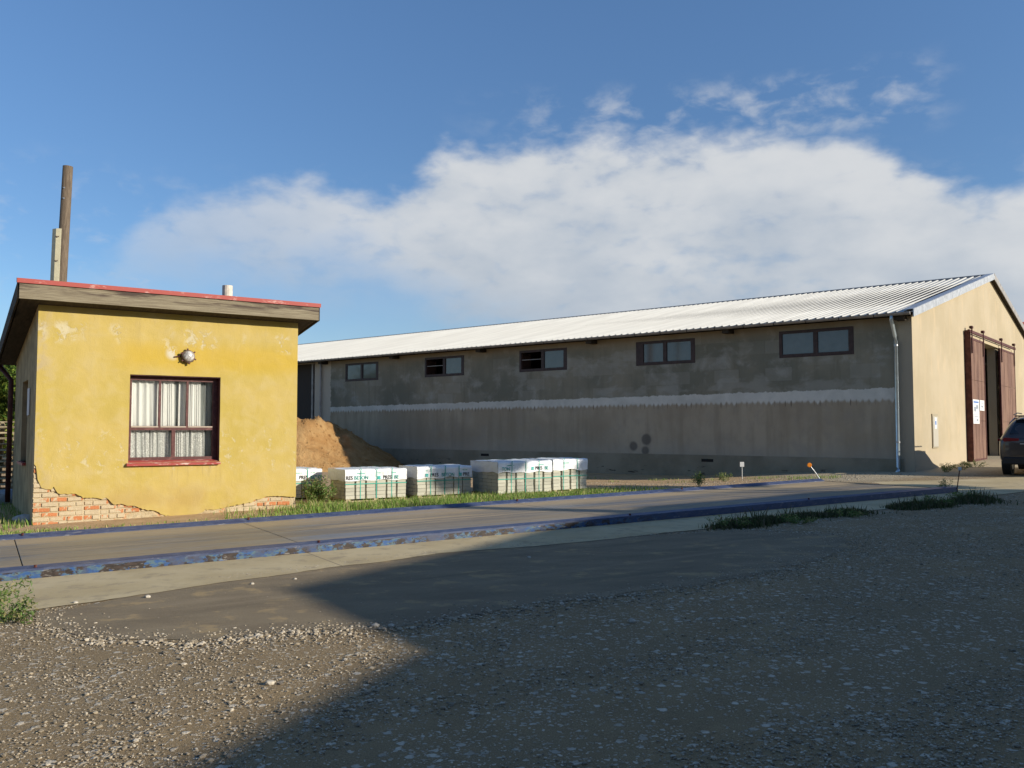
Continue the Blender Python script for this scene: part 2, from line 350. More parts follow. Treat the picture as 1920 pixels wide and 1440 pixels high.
M_REDR = mat('red_roof_edge', lambda T, p: T.mix(T.ss(T.noise(12, T.obj((.4, 1, 1)), 6, .7), .55, .68), (.36, .075, .06), (.52, .28, .24)), rough=.6)
M_FRAME = mat('maroon_window_paint', lambda T, p: T.mix(T.ss(T.noise(14, T.obj(), 6, .7), .45, .7), (.075, .02, .018), (.15, .055, .045)), rough=.5, spec=.4)
M_BFR = mat('dark_window_paint', None, (.045, .022, .018), .5, 0, .4, .3, 6)
M_SILL = mat('red_sill_paint', lambda T, p: T.mix(T.ss(T.noise(9, T.obj((.5, 2, 2)), 7, .7), .54, .62), (.33, .045, .035), (.56, .40, .33)), rough=.55, spec=.4)

def m_glass(T, p):
    n = T.n; out = n['Material Output']
    gl = T.new('ShaderNodeBsdfGlossy'); gl.inputs['Roughness'].default_value = .02
    tr = T.new('ShaderNodeBsdfTransparent'); tr.inputs[0].default_value = (.97, .98, .97, 1)
    fr = T.new('ShaderNodeFresnel'); fr.inputs[0].default_value = 1.5
    mx = T.new('ShaderNodeMixShader'); T.put(mx.inputs[0], T.m('ADD', T.m('MULTIPLY', fr.outputs[0], 1.1), .03)); T.l.new(tr.outputs[0], mx.inputs[1]); T.l.new(gl.outputs[0], mx.inputs[2])
    T.l.new(mx.outputs[0], out.inputs[0])
M_GLASS = mat('clear_glass', m_glass)
def m_dusty(T, p):
    out = T.n['Material Output']; v = T.obj(); d_ = T.noise(2.5, v, 5, .6)
    gl = T.new('ShaderNodeBsdfGlossy'); gl.inputs['Roughness'].default_value = .06
    T.put(p.inputs['Base Color'], T.mix(d_, (.06, .062, .062), (.12, .125, .125)))
    fr = T.new('ShaderNodeFresnel'); fr.inputs[0].default_value = 1.6
    mx = T.new('ShaderNodeMixShader'); T.put(mx.inputs[0], T.m('ADD', T.m('MULTIPLY', fr.outputs[0], .8), .03)); T.l.new(p.outputs[0], mx.inputs[1]); T.l.new(gl.outputs[0], mx.inputs[2])
    T.l.new(mx.outputs[0], out.inputs[0]); 
M_DUSTY = mat('dusty_glass', m_dusty, rough=.8)
def m_lace(T, p):
    v = T.obj(); x, y, z = T.xyz(v); out = T.n['Material Output']
    f = T.vor(42, T.obj((1, .3, 1)), 'DISTANCE_TO_EDGE'); n = T.noise(30, v, 3, .6)
    lace = T.m('MULTIPLY', T.ss(z, 1.72, 1.55), T.ss(T.m('ADD', f, T.m('MULTIPLY', n, .1)), .10, .16))
    al = T.m('SUBTRACT', .97, T.m('MULTIPLY', lace, .5))
    T.put(p.inputs['Alpha'], al); p.inputs['Base Color'].default_value = (.86, .84, .81, 1)
M_LACE = mat('lace_curtain', m_lace, rough=.9)

def m_bwall(T, p):
    v = T.obj(); x, y, z = T.xyz(v); a = T.noise(.35, v, 6, .6, .2); b = T.noise(1.4, v, 7, .65, .4); g = T.noise(40, v, 4, .6); vs = T.noise(3, T.obj((1, 1, .12)), 5, .6)
    up = T.mix(T.ss(a, .36, .64), (.20, .192, .145), (.30, .268, .195)); up = T.mix(T.ss(b, .5, .7, 0, .6), up, (.42, .40, .34))
    up = T.mix(T.ss(vs, .48, .72, 0, .5), up, (.17, .155, .11)); pt = T.noise(.9, T.obj((.5, 1, 1)), 5, .6, .15); up = T.mix(T.ss(pt, .54, .62, 0, .45), up, (.40, .385, .33))
    bk = T.new('ShaderNodeTexBrick'); bk.inputs['Scale'].default_value = 1.; cbx = T.new('ShaderNodeCombineXYZ'); T.put(cbx.inputs[0], x); T.put(cbx.inputs[1], z); T.put(bk.inputs['Vector'], cbx.outputs[0])
    bk.inputs['Color1'].default_value = (0, 0, 0, 1); bk.inputs['Color2'].default_value = (1, 1, 1, 1); bk.inputs['Mortar'].default_value = (.4, .4, .4, 1)
    bk.inputs['Brick Width'].default_value = .9; bk.inputs['Row Height'].default_value = .45; bk.inputs['Mortar Smooth'].default_value = 1; bk.inputs['Mortar Size'].default_value = .02
    up = T.mix(T.m('MULTIPLY', T.ss(T.xyz(bk.outputs['Color'])[0], .6, 1.), .28), up, (.42, .40, .34))
    up = T.mix(T.ss(z, 4.4, 4.9, 0, .55), up, (.34, .27, .19))
    lo = T.mix(T.ss(a, .35, .65), (.37, .30, .21), (.47, .39, .28)); lo = T.mix(T.ss(b, .45, .7, 0, .5), lo, (.33, .285, .225)); lo = T.mix(T.ss(vs, .42, .7, 0, .5), lo, (.29, .235, .16))
    lo = T.mix(T.ss(z, 1.4, .7, 0, .35), lo, (.40, .365, .31))
    rag = T.m('ADD', T.m('MULTIPLY', T.m('SUBTRACT', T.noise(1.6, T.obj((1, 0, 0)), 8, .75), .5), .28), T.m('MULTIPLY', T.m('SUBTRACT', T.noise(9, v, 5, .7), .5), .10))
    ztop = T.m('ADD', T.lin(x, 0, 27, 2.83, 2.68), rag)
    tooth = T.noise(3.1, T.obj((1, 0, 0)), 3, .7); sca = T.m('ABSOLUTE', T.m('SINE', T.m('MULTIPLY', T.m('ADD', x, T.m('MULTIPLY', T.noise(2, T.obj((1, 0, 0)), 2), .1)), math.pi/.185)))
    zlo = T.m('SUBTRACT', T.m('ADD', 2.50, T.m('MULTIPLY', T.m('MULTIPLY', sca, T.ss(tooth, .35, .65, .25, 1.3)), -.08)), T.m('MULTIPLY', T.m('SUBTRACT', vs, .5), .15))
    c = T.mix(T.ss(T.m('SUBTRACT', z, ztop), -.012, .012), T.mix(T.ss(b, .3, .7), (.56, .54, .47), (.70, .67, .59)), up)
    c = T.mix(T.ss(T.m('SUBTRACT', z, zlo), .06, -.05), c, lo)
    dk = T.m('MULTIPLY', T.m('MULTIPLY', T.ss(sca, .35, .1), T.ss(z, 2.28, 2.38)), T.ss(z, 2.54, 2.46)); c = T.mix(T.m('MULTIPLY', dk, T.ss(tooth, .42, .62, .0, .9)), c, (.11, .09, .07))
    for cx_, cz_, r_ in ((9.49, .99, .17), (8.95, 1.24, .21), (9.0, .84, .16)):
        dd_ = T.m('POWER', T.m('ADD', T.m('POWER', T.m('SUBTRACT', x, cx_), 2.), T.m('POWER', T.m('SUBTRACT', z, cz_), 2.)), .5)
        c = T.mix(T.ss(T.m('ADD', dd_, T.m('MULTIPLY', b, .08)), r_+.08, r_-.02, 0, .75), c, (.10, .09, .08))
    ck = T.new('ShaderNodeTexVoronoi', feature='DISTANCE_TO_EDGE'); T.put(ck.inputs['Vector'], T.obj((.5, .5, .8))); ck.inputs['Scale'].default_value = .55
    ckd = T.m('ADD', ck.outputs['Distance'], T.m('MULTIPLY', T.m('SUBTRACT', b, .5), .12))
    endr = T.m('ADD', T.m('MULTIPLY', T.noise(2.2, T.obj((0, 0, 1)), 5, .7), .5), 26.4)
    c = T.mix(T.ss(T.m('SUBTRACT', x, endr), -.03, .03), c, T.mix(b, (.50, .43, .33), (.58, .51, .41)))
    nr = T.m('SUBTRACT', T.m('ADD', .35, T.m('MULTIPLY', b, .3)), T.m('MULTIPLY', T.ss(z, 3, 4), .1)); c = T.mix(T.ss(T.m('SUBTRACT', nr, x), -.05, .05), c, (.40, .34, .25))
    T.put(p.inputs['Normal'], T.bump(T.m('ADD', g, T.m('MULTIPLY', b, 1.5)), .008, .7)); return c
M_BWALL = mat('barn_long_wall_plaster', m_bwall, rough=.93, spec=.12)
def m_gable(T, p):
    v = T.obj(); x, y, z = T.xyz(v); a = T.noise(.5, v, 6, .6); b = T.noise(2.5, T.obj((1, 1, .35)), 6, .6); g = T.noise(45, v, 4, .6)
    c = T.mix(T.ss(a, .35, .65), (.38, .318, .215), (.425, .36, .255)); c = T.mix(T.ss(b, .5, .72, 0, .4), c, (.54, .42, .27))
    c = T.mix(T.m('MULTIPLY', T.ss(z, .95, .82), T.ss(b, .3, .6, .4, .85)), c, (.42, .35, .25))
    T.put(p.inputs['Normal'], T.bump(g, .006, .6)); return c
M_GABLE = mat('barn_gable_plaster', m_gable, rough=.93, spec=.12)
def m_plinth(T, p):
    v = T.obj(); a = T.noise(.8, v, 7, .65); z = T.xyz(v)[2]; g = T.noise(30, v, 5, .65)
    c = T.mix(T.ss(a, .35, .65), (.235, .205, .145), (.32, .28, .205)); c = T.mix(T.m('MULTIPLY', T.ss(T.noise(5, T.obj((.25, 1, 1)), 6, .7), .58, .66), T.ss(z, .4, .3)), c, (.06, .05, .04))
    T.put(p.inputs['Normal'], T.bump(g, .012, .8)); return c
M_PLINTH = mat('plinth_concrete', m_plinth, rough=.95, spec=.1)
def m_roof(T, p):
    v = T.obj(); a = T.noise(.7, T.obj((3, .25, .25)), 6, .6); st = T.noise(6, T.obj((1, .12, .12)), 6, .65)
    c = T.mix(T.ss(a, .3, .7), (.45, .44, .405), (.54, .53, .49)); c = T.mix(T.ss(st, .55, .75, 0, .4), c, (.38, .36, .32)); return c
M_ROOF = mat('light_sheet_roof', m_roof, rough=.6, spec=.35)
M_ZINC = mat('galvanised_metal', None, (.50, .51, .52), .42, .65, .5, .18, 5)
M_PIPE = mat('downpipe_metal', None, (.50, .58, .62), .30, .75, .5, .1, 5)
M_GUT = mat('dull_gutter', None, (.30, .28, .26), .55, .4, .4, .2, 4)
M_RUST = mat('rusty_brown_sheet', lambda T, p: T.mix(T.ss(T.noise(2.2, T.obj((1, 1, .3)), 7, .65), .35, .65), (.125, .064, .046), (.205, .118, .080)), rough=.75)
M_RUSTD = mat('dark_red_steel', lambda T, p: T.mix(T.ss(T.noise(6, T.obj(), 5, .6), .4, .6), (.06, .016, .013), (.10, .032, .024)), rough=.6)
M_DARK = mat('dark_interior', None, (.03, .028, .026), .95, 0, .1)
M_INCON = mat('inner_concrete', None, (.20, .19, .165), .95, 0, .1, .2, 2)
def m_sand(T, p):
    v = T.obj(); a = T.noise(1.3, v, 7, .65, .3); g = T.noise(26, v, 5, .65); vst = T.noise(5, T.obj((1, 1, .25)), 5, .6)
    c = T.mix(T.ss(a, .35, .65), (.37, .20, .075), (.50, .31, .135)); c = T.mix(T.ss(vst, .5, .7, 0, .4), c, (.33, .17, .07)); c = T.mix(T.ss(g, .55, .75, 0, .5), c, (.55, .37, .18))
    T.put(p.inputs['Normal'], T.bump(T.m('ADD', g, T.m('MULTIPLY', a, 3.)), .08, 1.)); return c
M_SAND = mat('orange_sand', m_sand, rough=.95, spec=.1)
def m_stone(T, p):
    r = island(T); n = T.noise(40, T.obj(), 3, .6)
    c = T.mix(r, (.21, .175, .125), (.44, .37, .265)); c = T.mix(T.ss(T.m('FRACT', T.m('MULTIPLY', r, 7.3)), .6, .95, 0, .8), c, (.58, .52, .42)); c = T.mix(T.ss(T.m('FRACT', T.m('MULTIPLY', r, 13.7)), .94, .97, 0, .7), c, (.08, .07, .065))
    return T.mix(T.ss(n, .4, .7, 0, .3), c, (.3, .24, .17))
M_STONE = mat('gravel_stone', m_stone, rough=.9, spec=.2)
def leafmat(name, a, b, c_=None):
    def fn(T, p):
        r = island(T); out = T.n['Material Output']; c = T.mix(r, a, b)
        if c_: c = T.mix(T.ss(T.m('FRACT', T.m('MULTIPLY', r, 9.1)), .68, .9), c, c_)
        T.put(p.inputs['Base Color'], c); tl = T.new('ShaderNodeBsdfTranslucent'); T.put(tl.inputs[0], c)
        mx = T.new('ShaderNodeMixShader'); mx.inputs[0].default_value = .35; T.l.new(p.outputs[0], mx.inputs[1]); T.l.new(tl.outputs[0], mx.inputs[2]); T.l.new(mx.outputs[0], out.inputs[0])
    return mat(name, fn, rough=.6, spec=.3)
M_GRASS = leafmat('grass_blades', (.10, .19, .03), (.26, .38, .07), (.50, .44, .20))
M_WEED = leafmat('weed_leaves', (.07, .13, .03), (.17, .26, .06), (.36, .32, .14))
M_DWEED = leafmat('dark_weed_leaves', (.045, .065, .022), (.10, .115, .045), (.17, .135, .08))
M_TREE = leafmat('tree_leaves', (.06, .12, .015), (.20, .28, .04), (.30, .33, .06))
M_BLOCK = mat('paving_block', lambda T, p: T.mix(T.m('MULTIPLY', T.m('ADD', objrand(T), T.noise(30, T.obj(), 4, .6)), .5), (.36, .35, .28), (.54, .53, .43)), rough=.93)
def m_hood(T, p):
    v = T.obj(); n = T.noise(6, v, 6, .6, .8); c = T.mix(n, (.66, .67, .67), (.80, .81, .81)); T.put(p.inputs['Normal'], T.bump(n, .03, .8)); return c
M_HOOD = mat('white_plastic_hood', m_hood, rough=.35, spec=.5)
M_TEAL = mat('teal_print', None, (.05, .45, .40), .6); M_BLKP = mat('black_print', None, (.02, .02, .02), .6)
M_STRAP = mat('green_strap', None, (.05, .36, .27), .5)
M_WHITE = mat('white_paper', None, (.66, .66, .65), .8); M_GREYP = mat('grey_print', None, (.25, .28, .33), .8); M_BLUEP = mat('blue_print', None, (.06, .16, .42), .7)

# ------------------------------------------------------------------ ground
def axis_steps(pairs):
    xs = []
    for a, b, n in pairs: xs += [a+(b-a)*i/n for i in range(n)]
    return xs+[pairs[-1][1]]
xs = axis_steps([(-600, -45, 4), (-45, 45, 120), (45, 600, 4)]); ys = axis_steps([(-300, -20, 4), (-20, 60, 110), (60, 900, 5)])
vs = [(x, y, gz(x, y)) for y in ys for x in xs]; nx = len(xs)
fs = [(j*nx+i, j*nx+i+1, (j+1)*nx+i+1, (j+1)*nx+i) for j in range(len(ys)-1) for i in range(nx-1)]
mesh('ground', vs, fs, M_GROUND, kind='structure')

def sheet(name, poly, m, dz, ragged=.0, closed_ragged=None, kind='structure', step=.12):
    pts = []; n = len(poly)
    for i in range(n):
        a, b = Vector(poly[i]), Vector(poly[(i+1) % n]); L = (b-a).length; rg = ragged if (closed_ragged is None or i in closed_ragged) else 0
        k = max(1, int(L/step)) if rg else 1
        nn = Vector((-(b-a).y, (b-a).x)).normalized()
        for j in range(k):
            q = a+(b-a)*j/k
            if rg and j: q = q+nn*(mnoise.noise(Vector((q.x*1.1, q.y*1.1, 3)))*rg*1.6+mnoise.noise(Vector((q.x*6, q.y*6, 8)))*rg*.6)
            pts.append((q.x, q.y, gz(q.x, q.y)+dz))
    bm = bmesh.new(); f = bm.faces.new([bm.verts.new(p) for p in pts]); bmesh.ops.triangulate(bm, faces=[f])
    if sum(f.normal.z for f in bm.faces) < 0: bmesh.ops.reverse_faces(bm, faces=bm.faces[:])
    me = bpy.data.meshes.new(name); bm.to_mesh(me); bm.free(); return link(name, me, m, None, False, kind), pts
ASPH = [(-4.1, 7.45), (-3.7, 7.0), (-3.16, 6.62), (-2.32, 6.5), (-1.67, 6.80), (-1.08, 6.76), (-.27, 7.31), (.68, 7.9), (1.74, 8.34), (3.14, 9.45), (4.15, 10.54), (4.4, 11.9), (3.3, 12.6), (1.5, 11.95), (.2, 11.3), (-.6, 11.1), (-2.1, 9.85), (-3.1, 9.1)]
sheet('asphalt_path', ASPH, M_ASPH, .004, .10)
APR = [(-7.5, 5.7), (-4.33, 7.5), (-3.81, 7.98), (-3.08, 8.72), (-2.15, 9.55), (-.63, 10.75), (.27, 11.1), (1.38, 11.7), (3.0, 12.75), (4.6, 13.7), (6.4, 14.95), (8.9, 16.7), (11.3, 18.55), (16, 21.0), (20, 23), (19, 25), (14.5, 22.9), (11, 21.6), (7.0, 21.35), (-8.6, 11.6), (-9.5, 7.0)]
sheet('concrete_apron', APR, M_CONC, .009, .05, set(range(1, 13)))

# ------------------------------------------------------------------ weighbridge
ang = math.atan2(.526, .851); ex, ey = math.cos(ang), math.sin(ang); A0 = -.9; LW = 18.39
wx, wy = -5.35-.19*0+ex*(A0-.19), 9.06+ey*(A0-.19)
wb = tag(empty('weighbridge', (wx, wy, gz(wx, wy)+.008), ang, -math.atan(.0156)), 'long flat vehicle weighbridge with steel deck and chipped blue kerbs', 'weighbridge')
B().box(.05, LW-.05, .12, 3.40, 0, .045).build('deck_frame', M_DARK, wb)
seams = [0.0, 1.32, 4.45, 9.5, 13.7, LW]          # cross seams
for i in range(5):
    a, c = seams[i], seams[i+1]
    B().box(a+.006, c-.006, .19, 1.78 if i else 3.32, .046, .060, .003).build('deck_plate', M_DECK, wb)
    if i: B().box(a+.006, c-.006, 1.786, 3.32, .046, .060, .003).build('deck_plate', M_DECK, wb)
B().prism([(0, 0), (.012, .0), (.02, .09), (.185, .105), (.185, .118), (.0, .105)], 0, LW, 'x').build('near_kerb', M_BLUE, wb)
B().prism([(3.33, .05), (3.45, .05), (3.47, 0), (3.50, 0), (3.50, .115), (3.46, .12), (3.33, .07)], 0, LW, 'x').build('far_kerb', M_BLUE, wb)
for x in (1.32, 4.45, 9.5, 13.7):
    for yy in (.06, 3.40):
        B().tube([(x+.1, yy, .10), (x+.1, yy, .135)], .018, 6).build('bolt', M_RUSTD, wb)
B().box(LW-.02, LW+.03, 0, 3.5, 0, .064).build('end_plate', M_DARK, wb)
def reflector(base, topp, col, rad, label, square=False, stick=None):
    r = tag(empty('marker_post', base), label, 'marker')
    t = Vector(topp)-Vector(base)
    B().tube([(0, 0, -.03), t*.5, t], .010, 6).build('stick', stick, r)
    b = B()
    if square: b.box(t.x-rad, t.x+rad, t.y-.012, t.y+.012, t.z-rad, t.z+rad, .008)
    else:
        b.tube([t+Vector((0, -.02, -.0)), t+Vector((0, -.018, 0)), t+Vector((0, .02, 0))], [rad*.8, rad, rad], 14)
    b.build('reflector', col, r)
M_ORANGE = mat('orange_reflector', None, (.80, .25, .02), .3, 0, .6)
reflector((7.62, 21.35, .40), (7.35, 21.3, .72), M_ORANGE, .055, 'orange round reflector on a leaning pale stick at the far blue kerb end', False, M_ZINC)
reflector((9.36, 18.15, .37), (9.43, 18.15, .77), M_WHITE, .035, 'small white reflector on a thin red stick at the near kerb end', True, M_RUSTD)

# ------------------------------------------------------------------ barn
dd = Vector((-.77273, .63474)); 
barn = tag(empty('barn', (11.72, 25.06, 0), math.atan2(dd.y, dd.x)), 'long low plastered barn with pale ribbed metal roof and cream gable end', 'barn')
LB = 50.; WB = 23.; ZE = 5.0; ZR = 7.72
WINX = [(1.66, 4.01), (7.0, 9.35), (12.43, 14.78), (17.8, 20.15), (23.2, 25.55)]
holes = [(a, b, 3.89, 4.75) for a, b in WINX] + [(27.9, 32.5, .6, 4.9)]
wallgrid(0, LB, -.4, 4.93, holes, -.30, .30).build('long_wall', M_BWALL, barn)
# gable: polygon wall with door opening
DO = (9.05, 12.2); DZ = 4.86
gb = B(); slope = (ZR-.12-ZE+.05)/11.5
def gtop(t): return 4.95+slope*min(t, WB-t)
for x in (.0, .3):
    for a, b, z0 in ((0, DO[0], -.1), (DO[0], 11.5, DZ), (11.5, DO[1], DZ), (DO[1], WB, -.1)):
        gb.add([(x, -a, z0), (x, -b, z0), (x, -b, gtop(b)), (x, -a, gtop(a))], [(0, 1, 2, 3)])
for t in DO: gb.add([(0, -t, -.1), (.3, -t, -.1), (.3, -t, DZ), (0, -t, DZ)], [(0, 1, 2, 3)])
gb.add([(0, -DO[0], DZ), (.3, -DO[0], DZ), (.3, -DO[1], DZ), (0, -DO[1], DZ)], [(0, 1, 2, 3)])
for v_ in range(len(gb.v)): gb.v[v_] = (gb.v[v_][0]-.004, gb.v[v_][1], gb.v[v_][2])
gb.build('gable_wall', M_GABLE, barn)
B().box(.3, LB, -WB, -WB+.3, -.1, 4.9).box(LB-.3, LB, -WB+.3, -.3, -.1, 6).build('rear_wall', M_GABLE, barn)
B().box(.3, LB-.3, -WB+.3, -.3, .1, .47).build('barn_floor', M_INCON, barn)
B().box(3.2, 3.45, -16, -12.3, .47, 5.5).build('inner_partition', M_INCON, barn)
B().box(.30, 27.9, .0, .035, -.4, .73).build('plinth', M_PLINTH, barn)
B().box(32.5, LB, 0, .035, -.4, .73).build('plinth', M_PLINTH, barn)
# roof sheets with trapezoid ribs
def ribbed(t0, z0, t1, z1, name):
    prof = []; x = -.16
    while x < LB+.2:
        prof += [(x, 0), (x+.17, 0), (x+.195, .04), (x+.235, .04)]; x += .26
    b = B(); n = len(prof); rows = 5
    for k in range(rows):
        f = k/(rows-1)
        sag = -.05*math.sin(math.pi*f)
        for x, h in prof: b.v.append((x, t0+(t1-t0)*f, z0+(z1-z0)*f+h+sag))
    for k in range(rows-1):
        for i in range(n-1): b.f.append((k*n+i, k*n+i+1, (k+1)*n+i+1, (k+1)*n+i))
    for x, h in prof: b.v.append((x, t0, z0+h-.012))
    k0 = rows*n
    for i in range(n-1): b.f.append((i, i+1, k0+i+1, k0+i))
    return b.build(name, M_ROOF, barn)
ribbed(.45, 5.00, -11.5, ZR, 'roof_slope')
ribbed(-WB-.45, 5.00, -11.5, ZR-.003, 'roof_slope')
B().prism([(.30, 4.93), (-11.5, ZR-.10), (-11.5, ZR-.03), (.30, 5.0)], -.12, LB+.1, 'x').prism([(-WB-.3, 4.93), (-11.502, ZR-.10), (-11.502, ZR-.03), (-WB-.3, 5.0)], -.12, LB+.1, 'x').build('roof_boarding', M_DKW, barn)
B().tube([(-.2, -11.5, ZR+.02), (LB, -11.5, ZR+.02)], .05, 8).build('ridge_cap', M_GUT, barn)
for s_ in (0, 1):
    y0, y1 = (.47, -11.5) if s_ == 0 else (-WB-.47, -11.505)
    B().prism([(y0, 4.84), (y1, ZR-.17), (y1, ZR+.07), (y0, 5.07)], -.19, -.165, 'x').build('verge_flashing', M_ZINC if s_ == 0 else M_GUT, barn)
    B().prism([(y0, 5.07), (y1, ZR+.07), (y1, ZR+.075), (y0, 5.075)], -.165, .10, 'x').build('verge_cap', M_ZINC, barn)
# gutter, brackets, downpipe
g_ = B(); n = 10
for x in (-.1, LB):
    for k in range(n+1):
        q = math.pi*k/n; g_.v.append((x, .50+.075*math.cos(q), 4.99-.085*math.sin(q)))
for k in range(n): g_.f.append((k, k+1, n+1+k+1, n+1+k))
g_.f.append(tuple(range(n+1)))
g_.build('gutter', M_GUT, barn)
bk_ = B(); 
x = .9
while x < 34:
    ring = [(x, .50+.083*math.cos(math.pi*k/8), 4.99-.093*math.sin(math.pi*k/8)) for k in range(9)]
    b = B().tube(ring, .010, 4); b.build('gutter_bracket', M_DARK, barn); x += 1.02
B().tube([(.42, .50, 4.95), (.42, .50, 4.80), (.42, .20, 4.35), (.42, .12, 4.2), (.42, .12, .50), (.42, .16, .40), (.42, .28, .33)], .055, 14).build('downpipe', M_PIPE, barn, True)
for z in (4.05, 1.2): B().tube([(.42, .12, z), (.42, .12, z+.05)], .062, 14).build('pipe_clip', M_ZINC, barn)
B().tube([(27.3, .10, 4.9), (27.3, .10, .5)], .05, 10).build('downpipe', M_GUT, barn)
for x in (.25, 5.68, 11.15, 16.66, 21.9, 27.0): B().box(x-.12, x+.12, .001, .42, 4.79, 4.93).build('rafter_end', M_DKW, barn)
B().box(27.9, 32.5, -.29, -.25, .3, 4.92).build('doorway_dark_panel', mat('doorway_dark', None, (.06, .05, .042), .9), barn)  # dark panel stands in for the shade inside the open doorway
B().box(28.2, 28.32, -.25, -.12, .3, 4.9).build('door_post', M_GUT, barn)
for x in (16.59, 6.57):
    v_ = B().box(x-.22, x+.22, .036, .040, .50, .60); v_.build('vent', M_DARK, barn)  # thin dark plate in place of the shaded vent recess
# barn windows
for i, (a, b) in enumerate(WINX):
    w = wallgrid(a+.002, b-.002, 3.892, 4.748, [(a+.16, (a+b)/2-.07, 4.0, 4.66), ((a+b)/2+.07, b-.10 if i != 1 else b-.3, 4.0, 4.66)], -.06, .07).build('window', M_BFR, barn)
    for k, (p, q) in enumerate(((a+.16, (a+b)/2-.07), ((a+b)/2+.07, b-.10 if i != 1 else b-.3))):
        if k == 1 and i in (2, 3):      # this sash stands open: only its bar crosses the dark room
            B().box(p, q, -.05, -.03, 4.36, 4.385).build('glazing_bar', M_GUT, w)
            B().box(q-.02, q, -.60, -.05, 4.01, 4.65).build('open_sash', M_BFR, w)
            continue
        B().box(p, q, -.035, -.029, 4.0, 4.66).build('pane', M_DUSTY, w)
# sliding doors: track, hangers, panels
B().box(-.20, -.14, -15.6, -6.65, 5.02, 5.12).build('door_track', M_RUSTD, barn)
B().box(-.10, -.005, -15.5, -6.7, 4.87, 4.98).build('door_lintel', mat('lintel_plank', None, (.42, .35, .23), .9), barn)
for a, b in ((6.75, 9.12), (12.15, 15.38)):
    dp = wallgrid(-b, -a, .47, 4.86, [(-b+.08, -a-.08, .55, 4.78)], -.19, .07, 'y').build('sliding_door', M_RUSTD, barn)
    nb = 8
    for k in range(nb):
        y0 = -b+.08+(b-a-.16)*k/nb
        for z0, z1 in ((.55, 1.9), (1.91, 3.35), (3.36, 4.78)):
            B().box(-.175-.004*(k % 2), -.155, y0+.004, y0+(b-a-.16)/nb-.004, z0, z1).build('door_board', M_RUST, dp)
    for t in (a+.25, b-.2):
        B().box(-.225, -.195, -t-.04, -t+.04, 4.3, 5.2).box(-.25, -.13, -t-.07, -t+.07, 5.17, 5.27, .02).build('door_hanger', M_RUSTD, dp)
B().box(-.22, -.02, -6.73, -6.69, .4, 5.1).build('door_stop', M_RUSTD, barn)
def notice(y0, y1, z0, z1, label, lines):
    e_ = tag(empty('notice', barn.matrix_basis @ Vector((-.20, (y0+y1)/2, z0)), barn.rotation_euler.z), label, 'notice')
    hw = abs(y1-y0)/2; H_ = z1-z0
    B().box(-.006, 0, -hw, hw, 0, H_).build('sheet', M_WHITE, e_)
    for (u0, u1, v0, v1, m) in lines: B().box(-.009, -.006, -hw+2*hw*u0, -hw+2*hw*u1, H_*v0, H_*v1).build('print', m, e_)
barn.matrix_basis  # loc/rot are set, so this is usable
bpy.context.view_layer.update()
notice(-6.86, -7.86, 1.80, 2.66, 'large white notice with blue heading on the left rusty sliding door', [(.1, .9, .86, .93, M_BLUEP), (.15, .5, .62, .78, M_GREYP), (.5, .85, .5, .7, M_GREYP), (.1, .9, .36, .38, M_GREYP), (.15, .85, .28, .31, M_GREYP), (.2, .5, .10, .20, M_GREYP)])
notice(-7.98, -8.75, 2.28, 2.66, 'small white notice beside the larger one on the left sliding door', [(.15, .85, .7, .76, M_GREYP), (.3, .7, .3, .5, M_GREYP), (.15, .85, .15, .2, M_GREYP)])
nb_ = tag(empty('notice', barn.matrix_basis @ Vector((.15, -9.12, 3.4)), barn.rotation_euler.z), 'faded pinkish sheet hanging inside the dark barn doorway', 'notice')
B().box(0, .3, -.02, 0, 0, .75).build('sheet', mat('faded_sheet', None, (.35, .28, .29), .9), nb_)
mb = tag(empty('meter_cabinet', barn.matrix_basis @ Vector((-.006, -2.3, 1.02)), barn.rotation_euler.z), 'narrow pale grey meter cabinet set in the cream gable wall', 'cabinet')
B().box(-.03, 0, -.34, .34, .0, 1.06).build('frame', mat('cabinet_frame', None, (.34, .29, .20), .8), mb)
B().box(-.04, -.03, -.30, .30, .04, .98, .004).build('door', mat('cabinet_door', None, (.42, .39, .32), .6), mb)
B().box(-.045, -.04, -.12, .14, .60, .95).build('label', M_WHITE, mb); B().box(-.048, -.045, -.06, .08, .72, .84).build('print', M_BLUEP, mb)

# ------------------------------------------------------------------ yellow hut
HE = Vector((.82785, .56096)); hut = tag(empty('weigh_house', (-7.95, 14.33, 0), math.atan2(HE.y, HE.x)), 'small yellow plastered weigh house with bricks showing at its foot', 'hut')
HL = 4.50; HD = 4.2
WH = (1.45, 3.02, 1.01, 2.57)
core = wallgrid(0, HL, -.1, 3.70, [WH], .03, .27)
core.build('front_wall', M_CRUMB, hut)
SW = (1.45, 2.55, 1.0, 2.5)
def sidewall(x, th, holes, m, name):
    b = wallgrid(.3, HD-.0, -.1, 3.0, holes, x, th, 'y')
    b.prism([(.3, 3.0), (HD, 3.0), (HD, 3.06), (.3, 3.66)], x, x+th, 'x'); return b.build(name, m, hut)
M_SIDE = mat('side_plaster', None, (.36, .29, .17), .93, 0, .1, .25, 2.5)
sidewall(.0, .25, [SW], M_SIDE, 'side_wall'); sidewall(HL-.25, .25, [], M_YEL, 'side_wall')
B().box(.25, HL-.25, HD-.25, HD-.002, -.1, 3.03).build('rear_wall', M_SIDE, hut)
B().box(.25, HL-.25, .3, HD-.25, .0, .35).box(.26, HL-.26, 1.6, 1.7, .35, 3.1).build('hut_floor', mat('room_wall', None, (.16, .14, .12), .9), hut)
